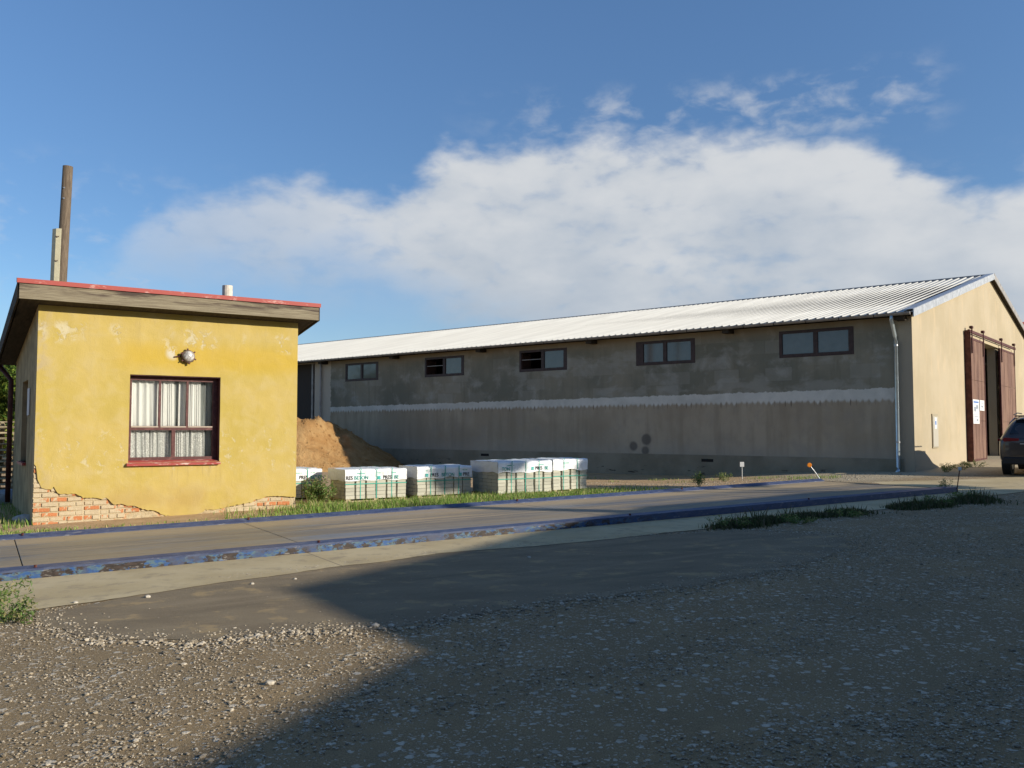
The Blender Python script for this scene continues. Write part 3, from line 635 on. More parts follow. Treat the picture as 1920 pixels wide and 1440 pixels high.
# plaster coat: columns whose lower edge follows the broken line above the bricks
EDGE = [(-.03, 1.04), (.02, 1.01), (.05, .89), (.055, .78), (.07, .71), (.12, .62), (.27, .59), (.30, .64), (.34, .57), (.40, .51), (.58, .51), (.75, .44), (.81, .43), (.95, .43), (1.04, .39), (1.10, .44), (1.16, .37), (1.23, .30), (1.42, .27), (1.60, .25), (1.66, .21), (1.91, .15), (2.02, .09), (2.11, .06), (2.28, .0), (2.65, .03), (2.79, .13), (2.93, .11), (3.22, .16), (3.62, .22), (3.72, .27), (4.03, .32), (4.24, .31), (4.50, .28)]
def edge(x):
    for (a, za), (b, zb) in zip(EDGE, EDGE[1:]):
        if a <= x <= b: z = za+(zb-za)*(x-a)/(b-a); break
    else: z = EDGE[-1][1]
    return z+.022*mnoise.noise(Vector((x*26, 1, 0)))+.03*mnoise.noise(Vector((x*7, 5, 0)))
cols = sorted({round(i*.03, 4) for i in range(151)} | {WH[0], WH[1], 0., HL})
pl = B()
def pcol(x0, x1, a0, a1, b0, b1):
    n = max(1, int(round((b0-a0)/.12))) 
    base = len(pl.v)
    for k in range(n+1):
        f = k/n
        for x, lo, hi in ((x0, a0, b0), (x1, a1, b1)):
            z = lo+(hi-lo)*f
            lump = -.012+.007*mnoise.noise(Vector((x*2.3, z*2.3, 0)))+.004*mnoise.noise(Vector((x*6, z*6, 4)))
            pl.v.append((x, lump, z))
    for k in range(n): i = base+2*k; pl.f.append((i, i+1, i+3, i+2))
    i = len(pl.v); pl.v += [(x0, .032, a0+.004), (x1, .032, a1+.004)]; pl.f.append((base, base+1, i+1, i))
for x0, x1 in zip(cols, cols[1:]):
    e0, e1 = edge(x0), edge(x1)
    if WH[0] <= (x0+x1)/2 <= WH[1]:
        pcol(x0, x1, e0, e1, WH[2], WH[2]); pcol(x0, x1, WH[3], WH[3], 3.69, 3.69)
    else: pcol(x0, x1, e0, e1, 3.69, 3.69)
pl.add([(0, 0, 1.03), (0, .04, 1.03), (0, .04, 3.69), (0, 0, 3.69)], [(0, 1, 2, 3)])
pl.add([(HL, 0, .28), (HL, .04, .28), (HL, .04, 3.69), (HL, 0, 3.69)], [(0, 1, 2, 3)])
for x in WH[:2]: pl.add([(x, 0, WH[2]), (x, .10, WH[2]), (x, .10, WH[3]), (x, 0, WH[3])], [(0, 1, 2, 3)])
pl.add([(WH[0], 0, WH[3]-.001), (WH[1], 0, WH[3]-.001), (WH[1], .10, WH[3]-.001), (WH[0], .10, WH[3]-.001)], [(0, 1, 2, 3)])
me = bpy.data.meshes.new('plaster'); me.from_pydata(pl.v, [], pl.f); me.update()
bm = bmesh.new(); bm.from_mesh(me); bmesh.ops.remove_doubles(bm, verts=bm.verts[:], dist=.0005); bmesh.ops.recalc_face_normals(bm, faces=bm.faces[:]); bm.to_mesh(me); bm.free()
link('plaster', me, M_YEL, hut)
# maroon linings: shade on the reveals put in as dark colour
rv = B().box(WH[0]+.001, WH[0]+.012, .10, .24, WH[2], WH[3]).box(WH[1]-.012, WH[1]-.001, .005, .24, WH[2], WH[3]).box(WH[0]+.012, WH[1]-.012, .005, .24, WH[3]-.014, WH[3]-.002)
rv.build('window_reveal', M_FRAME, hut)
# bricks laid in courses, each its own object
def brick_mesh(w, h):
    b = B().box(0, w, -.0, .05, 0, h, .006)
    me = bpy.data.meshes.new('brick'); me.from_pydata([(x+random.uniform(-.003, .003), y+random.uniform(-.003, .003), z+random.uniform(-.003, .003)) for x, y, z in b.v], [], b.f); me.materials.append(M_BRICK); return me
full = [brick_mesh(.245, .066) for _ in range(4)]; head = [brick_mesh(.118, .066) for _ in range(3)]
nbr = 0
for c in range(13):
    z = -.02+c*.081; x = .002 if c % 2 else .002; hd = c % 2 == 0
    while x < HL-.12:
        if hd and x < .05: me, w = random.choice(head), .118
        else:
            if random.random() < .25: me, w = random.choice(head), .118
            else: me, w = random.choice(full), .245
        em = max(edge(min(max(x, 0), HL)), edge(min(x+w, HL)))
        zone = (x < 2.3) or (x > 3.35)
        if z < em-.005 and zone and x+w < HL+.002 and not (x > 3.35 and z < .13) and not (1.3 < x < 2.4 and z < .07):
            o = bpy.data.objects.new('brick', me); COL.objects.link(o); o.parent = hut
            o.location = (x, .012+random.uniform(-.006, .012), z+random.uniform(-.005, .005)); o.rotation_euler = (0, random.uniform(-.022, .022), random.uniform(-.025, .025)); o.scale = (random.uniform(.93, 1.0), 1, random.uniform(.88, 1.04)); nbr += 1
        x += w+.013
# crumbling render left along the foot
cr = B(); nx_, nz_ = 150, 16
x0_, x1_ = 1.25, HL
for j in range(nz_+1):
    for i in range(nx_+1):
        x = x0_+(x1_-x0_)*i/nx_; hi = min(edge(x)+.0, .02+.11*min(1, max(0, (x-1.25)/.6))+.05*mnoise.noise(Vector((x*4, 0, 9)))) if x < 2.3 or x > 3.2 else edge(x)
        if x > 3.3: hi = .135+.03*mnoise.noise(Vector((x*5, 3, 0)))
        z = -.08+(max(hi, -.02)+.08)*j/nz_
        cr.v.append((x, .008+.016*mnoise.noise(Vector((x*9, z*14, 2)))+.008*mnoise.noise(Vector((x*30, z*30, 2))), z))
for j in range(nz_):
    for i in range(nx_): k = j*(nx_+1)+i; cr.f.append((k, k+1, k+nx_+2, k+nx_+1))
cr.build('loose_render', M_CRUMB, hut)
# window frame, panes, curtains, sill
fr = B(); y0, y1 = .13, .18
fr = wallgrid(WH[0]+.013, WH[1]-.013, WH[2]+.0, WH[3]-.016, [(1.51, 1.965, 1.66, 2.48), (2.005, 2.445, 1.66, 2.48), (2.485, 2.92, 1.66, 2.48), (1.51, 2.20, 1.10, 1.585), (2.265, 2.92, 1.10, 1.585)], y0, .05)
wf = fr.build('window', M_FRAME, hut)
for a, b, c_, d_ in [(1.51, 1.965, 1.66, 2.48), (2.005, 2.445, 1.66, 2.48), (2.485, 2.92, 1.66, 2.48), (1.51, 2.20, 1.10, 1.585), (2.265, 2.92, 1.10, 1.585)]:
    B().box(a, b, .155, .159, c_, d_).build('pane', M_GLASS, wf)
for a, b in ((1.51, 1.965), (2.005, 2.445), (2.485, 2.92)): B().box(a, b, .120, .13, 1.635, 1.655).build('glazing_bead', mat('bead', None, (.45, .38, .30), .7), wf)
sl_ = B().prism([(-.075, .955), (-.075, .99), (.13, 1.045), (.13, 1.0)], WH[0]-.03, WH[1]+.01, 'x'); sl_.build('sill', M_SILL, wf)
def curtain(x0, x1, z0, z1, seed, flare=.0):
    b = B(); n, mm = 90, 14
    for j in range(mm+1):
        f = j/mm
        for i in range(n+1):
            u = i/n; xx = x0+(x1-x0)*u
            cx = (x0+x1)/2; xx = cx+(xx-cx)*(1+flare*(1-f))
            b.v.append((xx, .235+.016*math.sin(u*(x1-x0)*48+seed+.7*math.sin(u*9+f*1.3+seed))+.005*math.sin(u*50+seed*3+f*2), z0+(z1-z0)*f))
    for j in range(mm):
        for i in range(n): k = j*(n+1)+i; b.f.append((k, k+1, k+n+2, k+n+1))
    return b.build('curtain', M_LACE, wf, True)
curtain(1.44, 1.98, 1.62, 2.56, 1, .06); curtain(2.03, 2.26, 1.62, 2.56, 3, .08); curtain(2.33, 2.46, 1.62, 2.56, 5, .1); curtain(2.50, 2.72, 1.62, 2.56, 8, .12)
curtain(1.45, 1.84, 1.04, 1.60, 2, .06); curtain(1.86, 2.18, 1.04, 1.60, 9, .08); curtain(2.27, 2.52, 1.04, 1.60, 6, .05); curtain(2.55, 2.80, 1.04, 1.60, 4, .05)
def m_sheer(T, p):
    x, y, z = T.xyz(T.obj()); n = T.noise(14, T.obj((1, 1, .06)), 4, .6)
    T.put(p.inputs['Alpha'], T.ss(n, .35, .65, .30, .62)); p.inputs['Base Color'].default_value = (.62, .64, .62, 1)
M_SHEER = mat('sheer_net', m_sheer, rough=.9)
sh = B(); nS = 120
for j in (0, 1):
    for i in range(nS+1): u = i/nS; sh.v.append((1.46+1.52*u, .262+.008*math.sin(u*70)+.004*math.sin(u*31), 1.03+1.53*j))
for i in range(nS): sh.f.append((i, i+1, nS+1+i+1, nS+1+i))
sh.build('net_curtain', M_SHEER, wf, True)
# bulkhead lamp over the window
lp = empty('lamp_mount', (2.42, 0, 2.93)); lp.parent = hut; lp.name = 'wall_lamp'
def ring(r, y0, y1, n=24): return B().tube([(0, y0, 0), (0, (y0+y1)/2, 0), (0, y1, 0)], [r, r, r*.93], n)
ring(.12, .01, -.09).build('lamp_body', mat('old_lamp_metal', None, (.13, .085, .07), .6, .3, .4, .3, 20), lp)
gl_ = B().tube([(0, -.085, 0), (0, -.12, 0), (0, -.145, 0), (0, -.155, 0)], [.105, .09, .055, .005], 24); gl_.build('lamp_glass', mat('ribbed_lamp_glass', lambda T, p: T.mix(T.ss(T.noise(25, T.obj(), 4, .6), .4, .65), (.30, .28, .26), (.62, .60, .57)), rough=.2, spec=.6), lp, True)
for k in range(6):
    q = k*math.pi/3+.4; lu = B().box(.112, .145, -.085, -.05, -.012, .012); o = lu.build('lamp_lug', M_RUSTD, lp); o.rotation_euler = (0, q, 0)
B().tube([(-.12, -.03, .0), (-.24, -.015, -.02)], .013, 8).build('lamp_cable', M_RUSTD, lp)
# side window and notice
sw = wallgrid(SW[0]+.01, SW[1]-.01, SW[2]+.01, SW[3]-.01, [(1.52, 1.97, 1.1, 2.42), (2.03, 2.48, 1.1, 2.42)], .11, .05, 'y').build('window', M_FRAME, hut)
for a, b in ((1.52, 1.97), (2.03, 2.48)): B().box(.13, .135, a, b, 1.1, 2.42).build('pane', M_DUSTY, sw)
B().box(-.06, .10, SW[0]-.03, SW[1]+.03, .95, 1.0).build('sill', M_SILL, sw)
pn = tag(empty('notice', (-7.95-.561*.95-.006, 14.33+.828*.95, 1.85), math.atan2(HE.y, HE.x)), 'white paper notice on the shaded side wall of the yellow hut', 'notice')
B().box(-.015, -.003, 0, .35, 0, .48).build('sheet', M_WHITE, pn)
# roof
RS = .165
def rz_(y): return 3.99-RS*(y+.35)
B().prism([(-.33, rz_(-.35)-.02), (HD+.35, rz_(HD+.35)-.02), (HD+.35, rz_(HD+.35)+.03), (-.33, rz_(-.35)+.03)], -.33, HL+.30, 'x').build('roof', mat('roof_felt', None, (.20, .06, .05), .8), hut)
B().prism([(-.31, 3.74), (HD+.30, 3.74-RS*(HD+.61)), (HD+.30, rz_(HD+.3)-.022), (-.31, rz_(-.31)-.022)], -.29, HL+.27, 'x').build('soffit', M_DKW, hut)
fb = B().box(-.315, HL+.295, -.345, -.312, 3.73, 3.985, .004); fb.build('fascia_board', M_FASC, hut)
B().prism([(-.37, 3.985), (-.37, 4.06), (-.25, 4.075), (-.25, 4.0)], -.35, HL+.33, 'x').build('roof_edge', M_REDR, hut)
for x in (-.34, HL+.30): B().prism([(-.31, 3.73), (HD+.34, 3.73-RS*(HD+.65)), (HD+.34, rz_(HD+.34)+.03), (-.31, rz_(-.31)+.03)], x, x+.03, 'x').build('verge_board', M_DKW, hut)
B().tube([(-.4, HD+.42, 3.12), (HL+.3, HD+.42, 3.12)], .07, 10).build('gutter', M_RUSTD, hut)
B().tube([(-.25, HD+.42, 3.05), (-.25, HD+.40, 2.90), (-.08, HD+.06, 2.62), (-.08, HD+.05, .1)], .05, 10).build('downpipe', M_RUSTD, hut, True)
B().tube([(3.40, 1.0, 3.6), (3.40, 1.0, 4.47)], .10, 16).build('vent_pipe', mat('vent_pipe_cement', None, (.60, .54, .46), .9, 0, .2, .15, 12), hut)
bpy.context.view_layer.update()

# ------------------------------------------------------------------ poles behind the hut
pw = tag(empty('wooden_pole', (-12.92, 24.1, gz(-12.9, 24.2)), 0), 'tall weathered wooden pole leaning slightly behind the yellow hut', 'pole')
B().tube([(0, 0, -.1), (.13, 0, 4.4), (.27, 0, 9.05)], [.16, .15, .135], 14).build('shaft', M_POLE, pw, True)
for z in (8.1, 8.4): B().tube([(.25, -.11, z), (.25, -.15, z)], .025, 8).build('bolt', M_ZINC, pw)
M_CREAM = mat('cream_paint', None, (.66, .60, .40), .7, 0, .3, .08, 8)
an = tag(empty('steel_post', (-12.25, 22.6, gz(-12.4, 22.6))), 'cream painted steel angle post standing left of the wooden pole', 'post')
a_ = B()
for dx0, dx1, dy0, dy1 in ((-.0, -.13, 0, .06), (0, .13, 0, .012)):
    a_.add([(dx0+.0, dy0, -.1), (dx1, dy1, -.1), (dx1, dy1+.012, -.1), (dx0, dy0+.012, -.1), (dx0+.12, dy0, 6.92), (dx1+.12, dy1, 6.92), (dx1+.12, dy1+.012, 6.92), (dx0+.12, dy0+.012, 6.92)], [(0, 1, 2, 3), (4, 5, 6, 7), (0, 1, 5, 4), (1, 2, 6, 5), (2, 3, 7, 6), (3, 0, 4, 7)])
a_.build('angle', M_CREAM, an)
for z in (5.45, 6.05, 6.7):
    for dx in (.02, .07): B().tube([(dx+.12*z/6.92, -.002, z), (dx+.12*z/6.92, -.02, z)], .014, 8).build('bolt', M_RUSTD, an)

# ------------------------------------------------------------------ packs of paving blocks
blk = []
for _ in range(5):
    b = B().box(0, .196, 0, .05, 0, .073, .005); me = bpy.data.meshes.new('paving_block'); me.from_pydata([(x, y+random.uniform(-.002, .002), z) for x, y, z in b.v], [], b.f); me.materials.append(M_BLOCK); blk.append(me)
def pack(ox, oy, L, D, label, rot, texts, rows=7, sides=True):
    r = tag(empty('block_pack', (ox, oy, gz(ox, oy)+.005), math.atan2(HE.y, HE.x)+rot), label, 'pallet', 'packs of paving blocks behind the weighbridge')
    zb = .055; n = int((L+.01)/.215); st = (L-.196)/(n-1); H = rows*.077
    B().box(0, L, .0, .09, 0, .02).box(0, L, D-.09, D, 0, .02).box(.02, .11, .0, D, .02, .052).box(L-.11, L-.02, 0, D, .02, .052).box(L/2-.05, L/2+.05, 0, D, .02, .052).build('pallet_base', M_PALW, r)
    B().box(.04, L-.04, .04, D-.02, zb, zb+H-.01).build('block_core', M_BLOCK, r)
    for k in range(rows):
        for i in range(n):
            o = bpy.data.objects.new('paving_block', random.choice(blk)); COL.objects.link(o); o.parent = r
            o.location = (i*st+random.uniform(-.004, .004), random.uniform(-.006, .004), zb+k*.077)
        if sides:
            for i in range(int(D/.205)):
                o = bpy.data.objects.new('paving_block', random.choice(blk)); COL.objects.link(o); o.parent = r
                o.location = (random.uniform(-.004, .004), .06+i*.2+.196, zb+k*.077); o.rotation_euler = (0, 0, -math.pi/2)
    # plastic hood
    zt = zb+H+.075; drop = .245
    def skirt(u): return zt-drop+.03*mnoise.noise(Vector((u*3+ox, oy, 1)))+.012*math.sin(u*13+ox)
    def fy(x, z): return -.016-.008*mnoise.noise(Vector((x*5+ox, z*9, oy)))-.010*abs(mnoise.noise(Vector((x*14, z*5, oy))))
    hb = B(); nx2, nz2 = 60, 8
    for j in range(nz2+1):
        for i in range(nx2+1):
            x = -.015+(L+.03)*i/nx2; zt2 = zt+.012*mnoise.noise(Vector((x*6, ox, 0))); z = skirt(x)+(zt2-skirt(x))*j/nz2
            hb.v.append((x, fy(x, z)+(.02 if j == nz2 else 0), z))
    for j in range(nz2):
        for i in range(nx2): k = j*(nx2+1)+i; hb.f.append((k, k+1, k+nx2+2, k+nx2+1))
    k0 = nz2*(nx2+1); t0 = len(hb.v); nd = 12
    for j in range(1, nd+1):
        for i in range(nx2+1): x = -.015+(L+.03)*i/nx2; y = D*j/nd; hb.v.append((x, y, zt+.02*mnoise.noise(Vector((x*4+ox, y*4, 0)))+(.012*mnoise.noise(Vector((x*6, ox, 0))))))
    for j in range(nd):
        for i in range(nx2):
            a = (k0+i) if j == 0 else t0+(j-1)*(nx2+1)+i; b_ = t0+j*(nx2+1)+i; hb.f.append((a, a+1, b_+1, b_))
    for side, xx in ((0, -.017), (1, L+.017)):
        s0 = len(hb.v)
        for j in range(7):
            for i in range(13):
                y = -.012+D*i/12; z = skirt(xx+y)+(zt-skirt(xx+y))*j/6; hb.v.append((xx+(-1 if side == 0 else 1)*.01*mnoise.noise(Vector((y*6, z*8, ox))), y, z+(.012*mnoise.noise(Vector((xx*6, ox, 0))) if j == 6 else 0)))
        for j in range(6):
            for i in range(12): k = s0+j*13+i; hb.f.append((k, k+1, k+14, k+13))
    hood = hb.build('plastic_hood', M_HOOD, r, True)
    for f in ((.24, .5, .76) if L > 1.1 else (.3, .7)):
        x = L*f; path = [(x, -.008, zb), (x, -.008, zt-drop), (x, -.034, zt-drop+.03), (x, -.034, zt+.012), (x, .05, zt+.022), (x, D, zt+.022)]
        b = B()
        for p, q in zip(path, path[1:]): b.add([(p[0]-.008, p[1], p[2]), (p[0]+.008, p[1], p[2]), (q[0]+.008, q[1], q[2]), (q[0]-.008, q[1], q[2])], [(0, 1, 2, 3)])
        b.build('strap', M_STRAP, r)
    for z in (zb+.077*4-.006, zb+H-.02): B().box(-.012, L+.012, -.016, -.012, z, z+.016).build('strap', M_STRAP, r)
    for body, x, z, size, m in texts:
        if body == '#':
            b = B()
            for (u, v) in ((0, 0), (.035, 0), (0, .035), (.035, .035)): b.box(x+u, x+u+.03, fy(x, z)-.010, fy(x, z)-.006, zt-drop+z+v, zt-drop+z+v+.03)
            b.build('emblem', m, r); continue
        me = text_mesh(body, size)
        for v in me.vertices:
            X_, Z_ = v.co.x*.92+x, v.co.y+zt-drop+z; v.co = (X_, fy(X_, Z_)-.007, Z_)
        link('lettering', me, m, r)
    return r
SZ = .105
pack(-5.22, 17.98, 1.30, .95, 'block pack half hidden beside the yellow hut behind a bush', 0, [('PRES', .80, .03, SZ, M_BLKP), ('BETON', 1.05, .03, SZ, M_TEAL)])
pack(-3.42, 17.72, 1.36, .98, 'tallest looking block pack with crumpled hood, second from the hut', -.03, [('RES', .0, .035, SZ, M_BLKP), ('BETON', .18, .035, SZ, M_TEAL), ('#', .70, .03, SZ, M_TEAL), ('PRES', .82, .03, SZ, M_BLKP), ('BE', 1.08, .03, SZ, M_TEAL)])
pack(-2.02, 18.42, 1.30, .95, 'block pack in the middle of the row with its right end in shadow', -.05, [('#', .18, .03, SZ, M_TEAL), ('PRES', .29, .03, SZ, M_BLKP), ('BETON', .56, .03, SZ, M_TEAL), ('#', .99, .03, SZ, M_TEAL), ('PRE', 1.09, .03, SZ, M_BLKP)])
pack(-.30, 18.62, 1.42, 1.15, 'block pack with its wide shaded left end showing, second from the right', -.01, [('TON', .08, .05, SZ, M_TEAL), ('#', .86, .05, SZ, M_TEAL), ('PRES', .96, .05, SZ, M_BLKP), ('BE', 1.22, .05, SZ, M_TEAL)], 8)
pack(.93, 19.42, .98, 1.0, 'narrow rightmost block pack without lettering at the row end', .02, [], 8)

# ------------------------------------------------------------------ sand heap
hb = B(); N = 110; cx, cy, RR = -9.35, 37.2, 5.0
for j in range(N+1):
    for i in range(N+1):
        x = -7+14*i/N; y = -7+14*j/N; r = math.hypot(x, y)
        ang_ = math.atan2(y, x); rr = RR*(1+.12*mnoise.noise(Vector((math.cos(ang_)*1.5, math.sin(ang_)*1.5, 3))))
        h = min(2.12, 1.0*max(0, rr-r)*.60)
        if y < -.3: h = min(2.12, max(0, rr-r)*(.62+.35*min(1, (-y-.3)/1.5)*(1 if x < 1.2 else max(0, 1-(x-1.2)/.8))))
        h = h+(max(-.12, .26*mnoise.noise(Vector((x*.9, y*.9, 1))))+.16*mnoise.noise(Vector((x*2.6, y*2.6, 1)))+.05*mnoise.noise(Vector((x*7, y*7, 4))))*min(1, h*1.2)
        hb.v.append((x, y, h-.03))
for j in range(N):
    for i in range(N): k = j*(N+1)+i; hb.f.append((k, k+1, k+N+2, k+N+1))
o = hb.build('sand_heap', M_SAND, None, True); o.location = (cx, cy, gz(cx, cy)); hv = np.array(hb.v); cl = B(); _p = bmesh.new(); bmesh.ops.create_icosphere(_p, subdivisions=1, radius=1); pv = [v.co.copy() for v in _p.verts]; pf = [[v.index for v in f.verts] for f in _p.faces]; _p.free()
cand = [v for v in hb.v if .02 < v[2] and v[1] < 3]
for _ in range(1500):
    q = random.choice(cand); rr_ = random.uniform(.015, .05)*(1 if random.random() < .9 else 1.9); cl.add([(q[0]+random.uniform(-.06, .06)*0+v.x*rr_*random.uniform(.7, 1.2), q[1]+v.y*rr_, q[2]+v.z*rr_*.8) for v in pv], pf)
cl.build('sand_clods', M_SAND, o, False, 'stuff')
tag(o, 'heap of orange brown sand tipped against the barn wall beside the hut', 'sand heap')

# ------------------------------------------------------------------ vegetation
def blades(name, spots, m, kind='stuff', w=.007):
    vs, fs = [], []
    for (x, y, h) in spots:
        z = gz(x, y); a = random.uniform(0, 6.28); lean = random.uniform(.1, .55)*h; la = random.uniform(0, 6.28); ww = w*random.uniform(.6, 1.3)
        dx, dy = math.cos(a)*ww, math.sin(a)*ww; lx, ly = math.cos(la)*lean, math.sin(la)*lean; k = len(vs)
        vs += [(x-dx, y-dy, z), (x+dx, y+dy, z), (x+dx*.7+lx*.35, y+dy*.7+ly*.35, z+h*.6), (x-dx*.7+lx*.35, y-dy*.7+ly*.35, z+h*.6), (x+lx, y+ly, z+h)]
        fs += [(k, k+1, k+2, k+3), (k+3, k+2, k+4)]
    return mesh(name, vs, fs, m, kind=kind)
def wbpt(a, q):    # a along the weighbridge from its left end, q across from near kerb
    return wx+ex*a-ey*q, wy+ey*a+ex*q
sp = []
def inbuild(x, y):
    lx = (x+7.95)*HE.x+(y-14.33)*HE.y; ly = -(x+7.95)*HE.y+(y-14.33)*HE.x
    return -.0 < lx < HL and ly > .0
for _ in range(30000):
    a = random.uniform(4.5, 14.5); q = random.uniform(3.52, 6.2)
    x, y = wbpt(a, q); dn = mnoise.noise(Vector((x*.9, y*.9, 0)))
    fade = (1 if a < 11.5 else max(0, 1-(a-11.5)/3))*(1 if q < 5 else max(0, 1-(q-5)/1.2))*min(1, max(.12, (a-4.8)/2.6))
    if inbuild(x, y) or random.random() > fade*(.75+dn*.9): continue
    sp.append((x, y, random.uniform(.05, .15)*(1+.9*max(0, dn))*(.7 if a > 11 else 1.1)))
for _ in range(4500):      # along the foot of the hut and the far kerb on the left
    a = random.uniform(-1, 5.5); q = random.uniform(3.52, 4.9); x, y = wbpt(a, q)
    if inbuild(x, y) or (a > 2.2 and random.random() < .75): continue
    sp.append((x, y, random.uniform(.04, .10)*(1.2 if a < 1.2 else .6)))
for _ in range(5000):      # strip in front of the barn wall
    s_ = random.uniform(1, 22); o_ = random.uniform(2.6, 4.2)*random.uniform(.9, 1.1); p = Vector((11.72, 25.06))+dd*s_+Vector((-.63474, -.77273))*o_
    if mnoise.noise(Vector((p.x*.7, p.y*.7, 5))) < .12: continue
    sp.append((p.x, p.y, random.uniform(.03, .10)))
for _ in range(9000): 
    x = random.uniform(-14, -7.9); y = random.uniform(13.2, 20)
    if not inbuild(x, y) and (x+7.95)*-HE.y+(y-14.33)*HE.x > -.6: sp.append((x, y, random.uniform(.04, .13)))
tag(blades('grass', sp, M_GRASS), 'green grass growing between the weighbridge, the hut and the block packs', 'grass')

def weed(name, x, y, h, r, n, label, m=M_WEED, group=None, leaf=.022, up=1.):
    st, lf = B(), ([], [])
    for k in range(n):
        a = random.uniform(0, 6.28); rr = r*random.uniform(.1, 1)**.7; hh = h*random.uniform(.5, 1)*(1-.35*(rr/r)); p0 = Vector((math.cos(a)*rr*.25, math.sin(a)*rr*.25, 0)); p2 = Vector((math.cos(a)*rr, math.sin(a)*rr, hh)); p1 = (p0+p2)/2+Vector((0, 0, hh*.18))
        st.tube([p0, p1, p2], [.004, .003, .0015], 4, False)
        for q in range(int(10+22*h/.4)):
            f = random.uniform(.25, 1); c = (p0*(1-f)**2+p1*2*f*(1-f)+p2*f*f)+Vector([random.gauss(0, .018+.02*h) for _ in range(3)])
            if c.z < .005: c.z = .005
            u = Vector([random.gauss(0, 1) for _ in range(3)]).normalized()*leaf*random.uniform(.6, 1.4); w_ = u.cross(Vector([random.gauss(0, 1) for _ in range(3)])).normalized()*leaf*.32; i = len(lf[0])
            lf[0].extend([c-u, c+w_, c+u, c-w_]); lf[1].append((i, i+1, i+2, i+3))
    e_ = tag(empty(name, (x, y, gz(x, y))), label, 'plant', group)
    st.build('stem', m, e_); mesh('foliage', lf[0], lf[1], m, e_)
weed('weed', -4.75, 7.55, .34, .55, 34, 'large feathery green weed at the left end of the concrete apron')
weed('weed', -4.2, 7.25, .20, .35, 20, 'low feathery weed in front of the larger one at the apron corner')
weed('weed', 4.49, 20.75, .42, .22, 12, 'bright green weed in front of the barn wall, right of the packs', leaf=.028)
weed('weed', 9.20, 18.25, .36, .20, 8, 'thin spindly weed beside the right end of the near kerb')
weed('weed', .7, 22.5, .85, .22, 9, 'tall pale weed behind the fourth block pack', leaf=.03)
weed('weed', -3.3, 20.6, .75, .2, 8, 'thin weed showing above the second block pack', leaf=.03)
weed('weed', -3.95, 17.55, .62, .42, 40, 'dark leafy bush between the hut corner and the second block pack', leaf=.035)
weed('weed', 6.0, 24.3, .34, .35, 12, 'grey green weed at the barn foot near the white tagged stake')
for i, (x, y, l) in enumerate(((12.6, 25.2, 'dry yellow weeds at the cream gable foot below the meter cabinet'), (13.6, 26.2, 'pale dry weeds at the gable foot left of the sliding door'), (14.6, 27.3, 'low green weeds right below the left sliding door edge'))):
    weed('weed', x-.1, y-.35, .28, .45, 18, l)
# dark weeds along the shaded right side of the apron
ws = []
for _ in range(24000):
    t = random.uniform(0, 1); bx, by = (3.05+(9.1-3.05)*t, 12.75+(16.75-12.75)*t+.35*math.sin(t*5)*.3); off = random.gauss(-.1, .16+.12*t); x = bx+off*.55+random.gauss(0, .09); y = by-abs(off)*.9+random.gauss(0, .10)
    dn = mnoise.noise(Vector((x*1.2, y*1.2, 7)))
    if random.random() > .42+dn*1.9+(.25 if t > .6 else 0): continue
    ws.append((x, y, random.uniform(.02, .085)*(1+.9*dn)*(2.2 if random.random() < .04 else 1)))
tag(blades('ground_weeds', ws, M_DWEED, w=.009), 'dark weeds creeping along the shaded right edge of the concrete apron', 'weeds')
for i, (x, y, h) in enumerate(((3.2, 12.95, .2), (4.4, 13.3, .16), (5.4, 14.1, .14), (7.6, 15.75, .2), (8.6, 16.5, .22))):
    weed('weed', x, y-.1, h, .4, 22, ['dark weed clump at the left end of the shaded apron weeds', 'second dark weed clump from the left on the shaded apron edge', 'middle dark weed clump on the shaded apron edge', 'second dark weed clump from the right on the apron edge', 'dark weed clump nearest the white reflector on the apron edge'][i], group='weed clumps along the apron')

def tree(name, x, y, h, r, nl, label, trunk_h, blobs=None, leaf=.13, cat='tree'):
    e_ = tag(empty(name, (x, y, gz(x, y))), label, cat); tr = B()
    tr.tube([(0, 0, -.1), (.05, .03, trunk_h*.5), (0, 0, trunk_h), (.02, 0, h*.85)], [.16, .12, .09, .03], 8)
    if blobs is None: blobs = [(random.gauss(0, r*.35), random.gauss(0, r*.35), trunk_h*.6+(h-trunk_h*.6)*random.uniform(.1, .92), r*random.uniform(.35, .6)) for _ in range(16)]
    for b_ in blobs: tr.tube([(0, 0, min(trunk_h, b_[2]*.6)), (b_[0]*.5, b_[1]*.5, b_[2]*.8), (b_[0], b_[1], b_[2])], [.05, .035, .015], 5)
    tr.build('trunk', M_POLE, e_); V_, F_ = [], []
    for k in range(nl):
        b_ = random.choice(blobs); u = Vector([random.gauss(0, 1) for _ in range(3)]).normalized()*b_[3]*random.uniform(.35, 1.05)
        c = Vector(b_[:3])+u
        if mnoise.noise(c*1.6) < -.22: continue
        a = Vector([random.gauss(0, 1) for _ in range(3)]).normalized()*leaf*random.uniform(.5, 1.2); w_ = a.cross(Vector([random.gauss(0, 1) for _ in range(3)])).normalized()*leaf*.4; i = len(V_)
        V_ += [c-a, c+w_, c+a, c-w_]; F_.append((i, i+1, i+2, i+3))
    mesh('crown', V_, F_, M_TREE, e_)
tree('tree', -21.9, 37.5, 4.9, 2.4, 22000, 'dense green tree at the left edge behind the stacked pallets', 1.6)
tree('tree', -26.0, 39.0, 5.0, 2.8, 16000, 'bushy tree further left behind the stacked pallets', 1.6)
tree('tree', -24.2, 43.0, 4.6, 2.4, 12000, 'shrubby tree behind the two nearer ones on the left', 1.2)

